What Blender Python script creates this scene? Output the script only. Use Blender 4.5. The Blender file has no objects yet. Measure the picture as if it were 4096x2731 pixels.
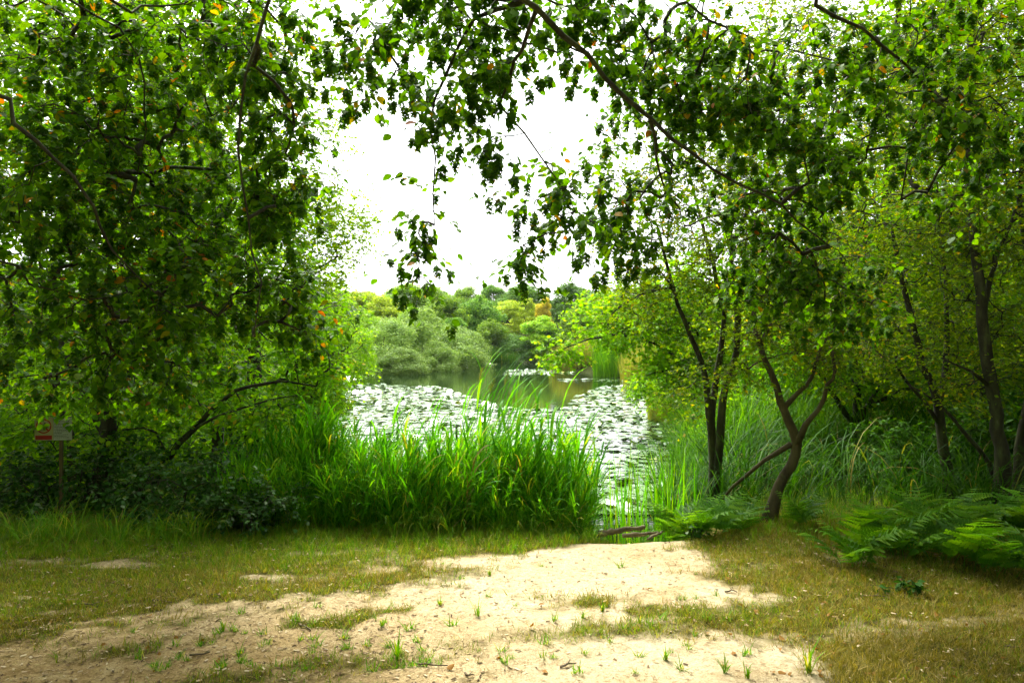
import bpy, math, random
import numpy as np
from mathutils import Vector, Matrix, Euler

# ------------------------------------------------------------------ camera, sky, sun, exposure
S = bpy.context.scene
COL = S.collection
F, CX, CY, CAMZ = 2958.0, 2048.0, 1365.5, 1.6      # focal length and centre of the 4096-wide frame
cam_d = bpy.data.cameras.new('camera')
cam = bpy.data.objects.new('camera', cam_d)
COL.objects.link(cam)
cam.location = (0, 0, CAMZ)
cam.rotation_euler = (math.radians(90), 0, 0)
cam_d.sensor_width = 36.0
cam_d.lens = 36.0 * F / 4096.0
cam_d.clip_start = 0.05
cam_d.clip_end = 3000
S.camera = cam

SUN_EL, SUN_AZ = math.radians(56), math.radians(-24)   # azimuth measured from +Y towards +X
W = bpy.data.worlds.new('World')
S.world = W
W.use_nodes = True
nt = W.node_tree
nt.nodes.clear()
sky = nt.nodes.new('ShaderNodeTexSky')
sky.sky_type = 'NISHITA'
sky.sun_disc = False
sky.sun_elevation = SUN_EL
sky.sun_rotation = SUN_AZ
sky.air_density = 1.0
sky.dust_density = 5.0
sky.ozone_density = 1.0
hs = nt.nodes.new('ShaderNodeHueSaturation')
hs.inputs['Saturation'].default_value = 0.15
hs.inputs['Value'].default_value = 1.0
bg = nt.nodes.new('ShaderNodeBackground')
bg.inputs['Strength'].default_value = 0.15
wo = nt.nodes.new('ShaderNodeOutputWorld')
nt.links.new(sky.outputs[0], hs.inputs['Color'])
nt.links.new(hs.outputs[0], bg.inputs['Color'])
nt.links.new(bg.outputs[0], wo.inputs['Surface'])

sl = bpy.data.lights.new('sun', 'SUN')
sl.energy = 1.5
sl.angle = math.radians(12)
sl.color = (1.0, 0.95, 0.84)
so = bpy.data.objects.new('sun', sl)
COL.objects.link(so)
sd = Vector((math.sin(SUN_AZ) * math.cos(SUN_EL), math.cos(SUN_AZ) * math.cos(SUN_EL), math.sin(SUN_EL)))
so.rotation_euler = (-sd).to_track_quat('-Z', 'Y').to_euler()
so.location = sd * 60

S.view_settings.view_transform = 'Standard'
S.view_settings.look = 'None'
S.view_settings.exposure = 2.1
S.view_settings.gamma = 1.0
S.cycles.max_bounces = 8
S.cycles.diffuse_bounces = 4
S.cycles.glossy_bounces = 3
S.cycles.transmission_bounces = 4
S.cycles.use_denoising = True
S.cycles.caustics_reflective = False

# ------------------------------------------------------------------ helpers
UP = np.array([0, 0, 1.0])


def at(px, py, Y):
    return np.array([(px - CX) / F * Y, Y, CAMZ - (py - CY) / F * Y])


def ground_at(px, py):
    Y = CAMZ * F / (py - CY)
    return np.array([(px - CX) / F * Y, Y])


def nrm(v):
    return v / np.maximum(np.linalg.norm(v, axis=-1, keepdims=True), 1e-9)


def fbm(x, y, z=0.0, s=0.0):
    """cheap smooth noise in about -1..1"""
    r = 0
    for i, (a, f) in enumerate(((.5, 1.0), (.3, 2.13), (.2, 4.37))):
        r = r + a * (np.sin(f * (1.7 * x + .9 * y + 1.1 * z) + s + i * 2.1) * np.cos(f * (1.3 * y - .8 * x + .7 * z) + 1.7 * s + i)
                     + np.sin(f * (1.5 * z + .6 * x - 1.2 * y) + 2.3 * s + i * .7)) * .75
    return r


class Shape:
    """collects polygons, then becomes one mesh object"""
    def __init__(self):
        self.v, self.l, self.n, self.m, self.s = [], [], [], [], []
        self.k = 0

    def raw(self, verts, loops, sizes, mat=0, smooth=True):
        verts = np.asarray(verts, dtype=np.float32).reshape(-1, 3)
        sizes = np.asarray(sizes, dtype=np.int32)
        self.v.append(verts)
        self.l.append(np.asarray(loops, dtype=np.int32) + self.k)
        self.n.append(sizes)
        self.m.append(np.full(len(sizes), mat, np.int32))
        self.s.append(np.full(len(sizes), smooth, bool))
        self.k += len(verts)

    def scatter(self, tpl, pos, rot, mat=0, smooth=True):
        """tpl = (verts, loops, sizes); pos (N,3); rot (N,3,3), columns are the local axes"""
        tv, tl, ts = tpl
        N = len(pos)
        if N == 0:
            return
        V = np.einsum('nij,vj->nvi', rot, tv) + pos[:, None, :]
        L = (np.arange(N)[:, None] * len(tv) + tl[None, :]).ravel()
        self.raw(V.reshape(-1, 3), L, np.tile(ts, N), mat, smooth)

    def tube(self, pts, rad, sides=5, mat=0):
        pts = np.asarray(pts, float)
        rad = np.broadcast_to(np.asarray(rad, float), (len(pts),))
        d = np.gradient(pts, axis=0)
        d = nrm(d)
        ref = np.array([0.31, 0.17, 0.93]) if abs(d[:, 2]).mean() < .8 else np.array([.94, .31, .12])
        a = nrm(np.cross(d, ref))
        b = np.cross(d, a)
        th = np.arange(sides) / sides * 2 * math.pi
        V = pts[:, None, :] + rad[:, None, None] * (np.cos(th)[None, :, None] * a[:, None, :] + np.sin(th)[None, :, None] * b[:, None, :])
        if rad.max() > .025:       # knots and flutes of thick wood
            k_ = 1 + .13 * fbm(V[..., 0] * 9, V[..., 1] * 9, V[..., 2] * 3.5, 2.0)
            V = pts[:, None, :] + (V - pts[:, None, :]) * k_[..., None]
        n = len(pts)
        i = np.arange(n - 1)[:, None] * sides
        j = np.arange(sides)[None, :]
        j2 = (j + 1) % sides
        q = np.stack([i + j, i + j2, i + sides + j2, i + sides + j], -1).reshape(-1, 4)
        loops = list(q.ravel()) + list(range((n - 1) * sides, n * sides)) + list(range(sides - 1, -1, -1))
        self.raw(V.reshape(-1, 3), loops, [4] * len(q) + [sides, sides], mat)

    def box(self, c, size, rotz=0.0, mat=0):
        x, y, z = np.array(size) / 2
        v = np.array([[-x, -y, -z], [x, -y, -z], [x, y, -z], [-x, y, -z], [-x, -y, z], [x, -y, z], [x, y, z], [-x, y, z]])
        R = np.array(Matrix.Rotation(rotz, 3, 'Z'))
        self.raw(v @ R.T + np.array(c), [0, 3, 2, 1, 4, 5, 6, 7, 0, 1, 5, 4, 1, 2, 6, 5, 2, 3, 7, 6, 3, 0, 4, 7], [4] * 6, mat, False)

    def mesh(self, name, mats, off=None):
        v = np.concatenate(self.v) if self.v else np.zeros((0, 3), np.float32)
        if off is not None:
            v = v - np.asarray(off, np.float32)
        l, n = np.concatenate(self.l), np.concatenate(self.n)
        me = bpy.data.meshes.new(name)
        me.vertices.add(len(v))
        me.vertices.foreach_set('co', v.astype(np.float32).ravel())
        me.loops.add(len(l))
        me.loops.foreach_set('vertex_index', l)
        me.polygons.add(len(n))
        me.polygons.foreach_set('loop_start', np.concatenate([[0], np.cumsum(n)[:-1]]).astype(np.int32))
        me.polygons.foreach_set('loop_total', n)
        for m in (mats if isinstance(mats, (list, tuple)) else [mats]):
            me.materials.append(m)
        me.polygons.foreach_set('material_index', np.concatenate(self.m))
        me.polygons.foreach_set('use_smooth', np.concatenate(self.s))
        me.update(calc_edges=True)
        me.validate()
        return me

    def build(self, name, mats, parent=None, loc=None):
        """link as one object; its origin is the parent's origin, or loc"""
        off = np.array(parent.location) if parent is not None else (np.array(loc) if loc is not None else None)
        o = bpy.data.objects.new(name, self.mesh(name, mats, off))
        COL.objects.link(o)
        if parent is not None:
            o.parent = parent
        elif loc is not None:
            o.location = loc
        return o


def tag(o, label, cat, group=None, kind=None):
    if label: o['label'] = label
    if cat: o['category'] = cat
    if group: o['group'] = group
    if kind: o['kind'] = kind
    return o


def thing(name, loc, label, cat, group=None, rotz=0.0):
    o = bpy.data.objects.new(name, None)
    COL.objects.link(o)
    o.location = [float(c) for c in loc]
    o.rotation_euler = (0, 0, rotz)
    o.empty_display_size = 0.1
    return tag(o, label, cat, group)


def child(name, mesh, parent, loc=(0, 0, 0), rot=(0, 0, 0), scale=(1, 1, 1)):
    o = bpy.data.objects.new(name, mesh)
    COL.objects.link(o)
    o.parent = parent
    o.location, o.rotation_euler, o.scale = loc, rot, scale
    return o


def smooth_path(pts, step=0.15, jitter=0.0, rng=None):
    """Catmull-Rom through the points, resampled"""
    P = np.asarray(pts, float)
    if len(P) == 2:
        P = np.array([P[0], P[0] * .5 + P[1] * .5, P[1]])
    E = np.vstack([2 * P[0] - P[1], P, 2 * P[-1] - P[-2]])
    out = []
    for i in range(1, len(E) - 2):
        n = max(2, int(np.linalg.norm(E[i + 1] - E[i]) / step))
        t = np.linspace(0, 1, n, endpoint=False)[:, None]
        a, b, c, d = E[i - 1], E[i], E[i + 1], E[i + 2]
        out.append(.5 * (2 * b + (c - a) * t + (2 * a - 5 * b + 4 * c - d) * t ** 2 + (3 * b - a - 3 * c + d) * t ** 3))
    out = np.vstack(out + [P[-1:]])
    if jitter and rng is not None:
        j = rng.normal(0, jitter, out.shape)
        j[0] = 0
        out = out + j
    return out


# leaf shapes: length along x, face along z
def leaf_ovate(w=.31, fold=.07, curl=.08):
    v = np.array([[0, 0, 0], [.5, 0, 0], [1, 0, -curl], [.2, w * .78, fold * .8], [.5, w, fold], [.8, w * .6, fold * .5 - curl * .4],
                  [.2, -w * .78, fold * .8], [.5, -w, fold], [.8, -w * .6, fold * .5 - curl * .4]])
    return v, np.array([0, 1, 4, 3, 1, 2, 5, 4, 0, 6, 7, 1, 1, 7, 8, 2]), np.array([4, 4, 4, 4])


def leaf_small(w=.26, fold=.06):
    v = np.array([[0, 0, 0], [.5, w, fold], [1, 0, 0], [.5, -w, fold]])
    return v, np.array([0, 2, 1, 0, 3, 2]), np.array([3, 3])


LEAF, LEAF_S = leaf_ovate(), leaf_small()


def frames(d, n):
    d = nrm(d)
    y = nrm(np.cross(n, d))
    z = np.cross(d, y)
    return np.stack([d, y, z], -1)


# ------------------------------------------------------------------ materials
def mat_base(name):
    m = bpy.data.materials.new(name)
    m.use_nodes = True
    t = m.node_tree
    t.nodes.clear()
    out = t.nodes.new('ShaderNodeOutputMaterial')
    return m, t, out


def ramp(t, stops):
    r = t.nodes.new('ShaderNodeValToRGB')
    e = r.color_ramp.elements
    while len(e) < len(stops):
        e.new(.5)
    for k, (p, c) in enumerate(stops):
        e[k].position = p
        e[k].color = (*c, 1)
    return r


def leaf_mat(name, cols, trans=.38, tint=(1.75, 1.68, .2), rough=.5, spec=.09, clump=0.0, scale=.7, objvar=0.0):
    """cols: stops of the per-leaf colour ramp; trans: share of light let through"""
    m, t, out = mat_base(name)
    g = t.nodes.new('ShaderNodeNewGeometry')
    fac = g.outputs['Random Per Island']
    if clump:
        tc = t.nodes.new('ShaderNodeTexCoord')
        nz = t.nodes.new('ShaderNodeTexNoise')
        nz.inputs['Scale'].default_value = scale
        nz.inputs['Detail'].default_value = 2
        t.links.new(tc.outputs['Object'], nz.inputs['Vector'])
        ma = t.nodes.new('ShaderNodeMath'); ma.operation = 'MULTIPLY_ADD'
        t.links.new(nz.outputs['Fac'], ma.inputs[0]); ma.inputs[1].default_value = clump * 2
        ad = t.nodes.new('ShaderNodeMath'); ad.operation = 'ADD'; ad.inputs[1].default_value = -clump
        t.links.new(fac, ad.inputs[0]); t.links.new(ad.outputs[0], ma.inputs[2])
        fac = ma.outputs[0]
    r = ramp(t, cols)
    t.links.new(fac, r.inputs[0])
    col = r.outputs[0]
    if objvar:
        oi = t.nodes.new('ShaderNodeObjectInfo')
        h = t.nodes.new('ShaderNodeHueSaturation')
        mr = t.nodes.new('ShaderNodeMapRange')
        mr.inputs['To Min'].default_value, mr.inputs['To Max'].default_value = 1 - objvar, 1 + objvar
        t.links.new(oi.outputs['Random'], mr.inputs['Value'])
        t.links.new(mr.outputs[0], h.inputs['Value'])
        t.links.new(col, h.inputs['Color'])
        col = h.outputs[0]
    p = t.nodes.new('ShaderNodeBsdfPrincipled')
    p.inputs['Roughness'].default_value = rough
    p.inputs['Specular IOR Level'].default_value = spec
    t.links.new(col, p.inputs['Base Color'])
    tr = t.nodes.new('ShaderNodeBsdfTranslucent')
    mx = t.nodes.new('ShaderNodeMix'); mx.data_type = 'RGBA'; mx.blend_type = 'MULTIPLY'
    mx.inputs['Factor'].default_value = 1
    mx.inputs[7].default_value = (*tint, 1)
    mx.clamp_result = False
    t.links.new(col, mx.inputs[6])
    t.links.new(mx.outputs[2], tr.inputs['Color'])
    ms = t.nodes.new('ShaderNodeMixShader')
    ms.inputs[0].default_value = trans
    t.links.new(p.outputs[0], ms.inputs[1]); t.links.new(tr.outputs[0], ms.inputs[2])
    t.links.new(ms.outputs[0], out.inputs['Surface'])
    return m


def noise_mat(name, stops, scale=8.0, rough=.85, bump=.3, stretch=(1, 1, 1), detail=6, spec=.2):
    m, t, out = mat_base(name)
    tc = t.nodes.new('ShaderNodeTexCoord')
    mp = t.nodes.new('ShaderNodeMapping')
    mp.inputs['Scale'].default_value = stretch
    t.links.new(tc.outputs['Object'], mp.inputs['Vector'])
    nz = t.nodes.new('ShaderNodeTexNoise')
    nz.inputs['Scale'].default_value = scale
    nz.inputs['Detail'].default_value = detail
    nz.inputs['Roughness'].default_value = .65
    t.links.new(mp.outputs[0], nz.inputs['Vector'])
    r = ramp(t, stops)
    t.links.new(nz.outputs['Fac'], r.inputs[0])
    p = t.nodes.new('ShaderNodeBsdfPrincipled')
    p.inputs['Roughness'].default_value = rough
    p.inputs['Specular IOR Level'].default_value = spec
    t.links.new(r.outputs[0], p.inputs['Base Color'])
    if bump:
        b = t.nodes.new('ShaderNodeBump')
        b.inputs['Strength'].default_value = bump
        b.inputs['Distance'].default_value = .02
        t.links.new(nz.outputs['Fac'], b.inputs['Height'])
        t.links.new(b.outputs[0], p.inputs['Normal'])
    t.links.new(p.outputs[0], out.inputs['Surface'])
    return m


G = lambda r, g, b: (r, g, b)
M_HORN = leaf_mat('hornbeam_leaf', [(0, G(0.033, 0.102, 0.001)), (.55, G(0.068, 0.180, 0.002)), (.9, G(0.121, 0.240, 0.004)), (.965, G(0.164, 0.264, 0.005)), (.985, G(0.369, 0.222, 0.007)), (1, G(0.307, 0.080, 0.008))], trans=0.50)
M_SEED = leaf_mat('seed_bract', [(0, G(0.029, 0.090, 0.005)), (.7, G(0.057, 0.150, 0.007)), (.95, G(0.113, 0.210, 0.009)), (1, G(.18, .1, .02))], trans=0.42, rough=.7, spec=.12)
M_MID = leaf_mat('shrub_leaf', [(0, G(0.067, 0.184, 0.002)), (.6, G(0.143, 0.322, 0.003)), (.95, G(0.248, 0.429, 0.005)), (1, G(0.420, 0.295, 0.023))], trans=0.52, clump=.25)
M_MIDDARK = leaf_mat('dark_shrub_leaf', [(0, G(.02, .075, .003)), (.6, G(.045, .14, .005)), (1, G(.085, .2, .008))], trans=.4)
M_SALLOW = leaf_mat('sallow_leaf', [(0, G(.085, .2, .003)), (.5, G(.155, .33, .005)), (.9, G(.25, .44, .009)), (1, G(.4, .4, .02))], trans=.5, clump=.25)
M_OLIVE = leaf_mat('understorey_leaf', [(0, G(0.064, 0.137, 0.002)), (.6, G(0.135, 0.232, 0.003)), (.94, G(0.239, 0.314, 0.005)), (1, G(0.363, 0.252, 0.021))], trans=0.50, clump=.2)
M_ALDER = leaf_mat('alder_leaf', [(0, G(0.105, 0.223, 0.004)), (.6, G(0.194, 0.342, 0.006)), (1, G(0.317, 0.446, 0.010))], trans=0.52, clump=.2)
M_BARK = noise_mat('bark', [(.3, G(.014, .013, .007)), (.52, G(.045, .042, .022)), (.66, G(.075, .085, .03)), (.8, G(.17, .17, .12))], scale=11, stretch=(1, 1, .3), bump=.5)
M_BARK_G = noise_mat('mossy_bark', [(.3, G(.025, .02, .01)), (.55, G(.085, .068, .03)), (.8, G(.12, .12, .045))], scale=9, stretch=(1, 1, .35), bump=.6)
M_REED = leaf_mat('reed_blade', [(0, G(0.039, 0.168, 0.003)), (.5, G(0.086, 0.298, 0.005)), (.85, G(0.173, 0.402, 0.006)), (.96, G(0.250, 0.389, 0.012)), (1, G(0.460, 0.356, 0.054))], trans=0.48, tint=(1.5, 1.5, .25), spec=.08)
M_SEDGE = leaf_mat('sedge_blade', [(0, G(0.026, 0.092, 0.003)), (.6, G(0.059, 0.174, 0.003)), (1, G(0.116, 0.233, 0.007))], trans=0.45, tint=(1.5, 1.5, .25), spec=.08)
M_DROOP = leaf_mat('drooping_sedge_blade', [(0, G(0.013, 0.054, 0.003)), (.6, G(0.032, 0.108, 0.005)), (.95, G(0.063, 0.153, 0.009)), (1, G(0.270, 0.216, 0.054))], trans=.4, tint=(1.5, 1.5, .25), spec=.08)  # darker than the marsh sedge: shade under the crowns put into the colour
M_DEADREED = leaf_mat('dead_reed', [(0, G(.1, .08, .025)), (.5, G(.22, .18, .06)), (1, G(.36, .3, .13))], trans=.3, rough=.7, spec=.1)
M_DRYREED = leaf_mat('dry_reed', [(0, G(.17, .18, .04)), (.5, G(.27, .26, .07)), (1, G(.16, .28, .03))], trans=.3, rough=.6)
M_TURF = leaf_mat('turf_blade', [(0, G(.07, .15, .005)), (.5, G(.15, .23, .01)), (.85, G(.25, .27, .025)), (1, G(.4, .33, .09))], trans=.35, spec=.08)
M_GRASS = leaf_mat('grass_blade', [(0, G(0.056, 0.175, 0.005)), (.6, G(0.125, 0.300, 0.009)), (.9, G(0.250, 0.325, 0.019)), (1, G(0.525, 0.425, 0.112))], trans=.4)
M_DRYGR = leaf_mat('dry_grass_blade', [(0, G(.1, .1, .012)), (.45, G(.19, .165, .022)), (.8, G(.28, .22, .05)), (1, G(.4, .31, .12))], trans=.3, rough=.6)
M_FERN = leaf_mat('bracken', [(0, G(0.041, 0.127, 0.006)), (.6, G(0.083, 0.218, 0.010)), (.93, G(0.152, 0.276, 0.014)), (1, G(0.359, 0.230, 0.041))], trans=.42, objvar=.3, spec=.08)
M_BRAMBLE = leaf_mat('bramble_leaf', [(0, G(.015, .06, .004)), (.6, G(.03, .1, .008)), (.9, G(.06, .14, .02)), (.94, G(.14, .2, .1)), (1, G(.17, .23, .13))], trans=.3, rough=.55, spec=.15)
M_PAD = leaf_mat('lily_pad', [(0, G(.06, .15, .03)), (.6, G(.1, .2, .045)), (.93, G(.16, .26, .06)), (1, G(.32, .3, .06))], trans=.05, rough=.24, spec=.75)
M_FALLEN = leaf_mat('fallen_leaf', [(0, G(.12, .04, .012)), (.5, G(.22, .1, .02)), (.8, G(.3, .18, .04)), (1, G(.16, .1, .05))], trans=.2, rough=.6)
M_CHIP = leaf_mat('wood_chip', [(0, G(.06, .04, .02)), (.4, G(.2, .13, .06)), (.7, G(.33, .24, .12)), (1, G(.55, .45, .28))], trans=0.0, rough=.8, spec=.1)
M_TWIG = noise_mat('dry_twig', [(.3, G(.06, .045, .025)), (.7, G(.17, .13, .08))], scale=20, bump=.2)
M_LOG = noise_mat('dead_wood', [(.3, G(.04, .034, .016)), (.55, G(.13, .11, .055)), (.8, G(.3, .26, .15))], scale=10, stretch=(1, 1, 1), bump=.6)
M_POST = noise_mat('weathered_wood', [(.3, G(.05, .042, .03)), (.7, G(.14, .12, .08))], scale=12, stretch=(1, 1, .15), bump=.5)
far = lambda n, a, b, c, tr=.4: leaf_mat(n, [(0, a), (.6, b), (1, c)], trans=tr, tint=(1.25, 1.2, .7), rough=.6, spec=.15, clump=.35, scale=.45, objvar=.12)
M_OAK = far('oak_crown', G(0.105, 0.232, 0.011), G(0.190, 0.341, 0.018), G(0.312, 0.464, 0.025))
M_BLUE = far('bluish_crown', G(0.081, 0.204, 0.019), G(0.135, 0.299, 0.028), G(0.234, 0.394, 0.035))
M_YEL = far('yellowing_crown', G(0.235, 0.370, 0.013), G(0.400, 0.538, 0.022), G(0.588, 0.672, 0.034))
M_GOLD = far('golden_crown', G(.36, .33, .02), G(.52, .45, .025), G(.62, .55, .04))
M_WILLOW = far('grey_willow_crown', G(0.128, 0.235, 0.043), G(0.199, 0.329, 0.063), G(0.304, 0.434, 0.093))
M_LIME = far('light_green_crown', G(0.158, 0.338, 0.015), G(0.267, 0.481, 0.020), G(0.424, 0.598, 0.030))
M_DARK = far('dark_crown', G(0.061, 0.156, 0.018), G(0.096, 0.221, 0.026), G(0.150, 0.299, 0.034))

# ------------------------------------------------------------------ terrain and pond
POND = np.array([(-3.0, 8.2), (-2.2, 7.7), (-1.0, 7.4), (.4, 7.1), (.9, 6.75), (1.35, 6.8), (1.6, 7.6), (1.95, 8.6), (3.0, 12), (3.8, 16), (4.3, 21), (5.6, 30),
                 (6.2, 40), (5.2, 47), (3.2, 53), (3.6, 58), (7.5, 64), (8.5, 71), (5, 76), (0, 76), (-3.5, 69), (-6.5, 58), (-10.2, 50), (-10.5, 42), (-8.0, 33), (-6.0, 26), (-5.0, 21), (-4.1, 16), (-3.5, 12)])
WZ = -0.5


def poly_sd(x, y, P):
    """signed distance, negative inside"""
    x, y = np.asarray(x, float), np.asarray(y, float)
    d = np.full(x.shape, 1e18)
    ins = np.zeros(x.shape, bool)
    for i in range(len(P)):
        a, b = P[i], P[(i + 1) % len(P)]
        e = b - a
        t = np.clip(((x - a[0]) * e[0] + (y - a[1]) * e[1]) / (e @ e), 0, 1)
        d = np.minimum(d, (x - a[0] - t * e[0]) ** 2 + (y - a[1] - t * e[1]) ** 2)
        c = ((a[1] > y) != (b[1] > y))
        with np.errstate(divide='ignore', invalid='ignore'):
            xi = e[0] * (y - a[1]) / (e[1] if e[1] != 0 else 1e-9) + a[0]
        ins ^= c & (x < xi)
    return np.where(ins, -1, 1) * np.sqrt(d)


def sstep(a, b, v):
    t = np.clip((v - a) / (b - a), 0, 1)
    return t * t * (3 - 2 * t)


def height(x, y):
    x, y = np.asarray(x, float), np.asarray(y, float)
    d = poly_sd(x, y, POND)
    w = 1.0 + .6 * sstep(10, 20, y)
    h = -0.95 + .95 * sstep(-.9, w, d)
    h = h + .02 * fbm(x * .9, y * .9) + .014 * fbm(x * 3.1, y * 3.1, s=2) + .006 * fbm(x * 12, y * 12, s=5) * (np.abs(x) < 6) * (y < 9)
    h = h + sstep(0, 60, d) * sstep(45, 130, y) * 9.0
    h = h + sstep(3, 40, d) * sstep(10, 60, np.abs(x)) * 4.0
    return h


SANDPX = [(-1200, 2640), (-300, 2620), (300, 2560), (800, 2460), (1250, 2375), (1620, 2265), (1950, 2240), (2150, 2215), (2420, 2160), (2560, 2120), (2690, 2118), (2790, 2165), (2850, 2240),
          (2720, 2310), (2960, 2390), (2900, 2480), (3100, 2580), (3300, 2760), (3420, 3600), (-1200, 3600)]
SAND = np.array([ground_at(*p) for p in SANDPX])


def sandiness(x, y):
    """1 on bare sand, 0 under grass"""
    d = poly_sd(x, y, SAND) + .16 * fbm(x * 2.2, y * 2.2, s=1.3) + .12 * fbm(x * 6.5, y * 6.5, s=4.1) + .06 * fbm(x * 17, y * 17, s=2.2)
    left = sstep(.3, -1.0, x)
    s = sstep(.32 + .55 * left, -.22 - .25 * left, d)               # worn, patchy turf on the left half
    far_ = sstep(3.3, 4.8, y)
    patch = sstep(-.1, .5, fbm(x * 2.6, y * 3.6, s=7.7) + .45 * fbm(x * 8, y * 9, s=3.3) + .25 * left * far_)
    isl = np.exp(-(((x - .6) / .45) ** 2 + ((y - 4.45) / .22) ** 2)) + .9 * np.exp(-(((x - .45) / .4) ** 2 + ((y - 4.05) / .13) ** 2)) + .7 * np.exp(-(((x - 1.1) / .3) ** 2 + ((y - 4.2) / .3) ** 2))
    s = s * (1 - patch * (.22 + .68 * left * (.7 + .3 * far_))) * (1 - np.clip(isl * (.75 + .7 * fbm(x * 8, y * 8)), 0, .95))
    bare = .62 * sstep(.15, .6, fbm(x * 2.0, y * 4.0, s=11) + .4 * fbm(x * 7, y * 9, s=5)) * sstep(6.1, 5.3, y)   # bare spots in the turf
    return np.clip(np.maximum(s, bare * sstep(4.6, 3.0, np.abs(x)) * (.6 + .4 * left)), 0, 1)


def graded(lo, hi, fine_lo, fine_hi, step, grow):
    c = list(np.arange(fine_lo, fine_hi, step))
    s, p = step, fine_hi
    while p < hi:
        c.append(p); s *= grow; p += s
    c.append(hi)
    s, p = step, fine_lo
    pre = []
    while p > lo:
        s *= grow; p -= s; pre.append(max(p, lo))
    return np.array(pre[::-1] + c)


gx = graded(-600, 600, -4.6, 4.6, .045, 1.07)
gy = graded(-120, 900, 2.9, 7.6, .045, 1.05)
XX, YY = np.meshgrid(gx, gy)
ZZ = height(XX, YY)
SS = sandiness(XX, YY)
sh = Shape()
nx, ny = len(gx), len(gy)
ii = (np.arange(ny - 1)[:, None] * nx + np.arange(nx - 1)[None, :]).ravel()
sh.raw(np.stack([XX, YY, ZZ], -1).reshape(-1, 3), np.stack([ii, ii + 1, ii + nx + 1, ii + nx], -1).ravel(), np.full(len(ii), 4))


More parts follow.
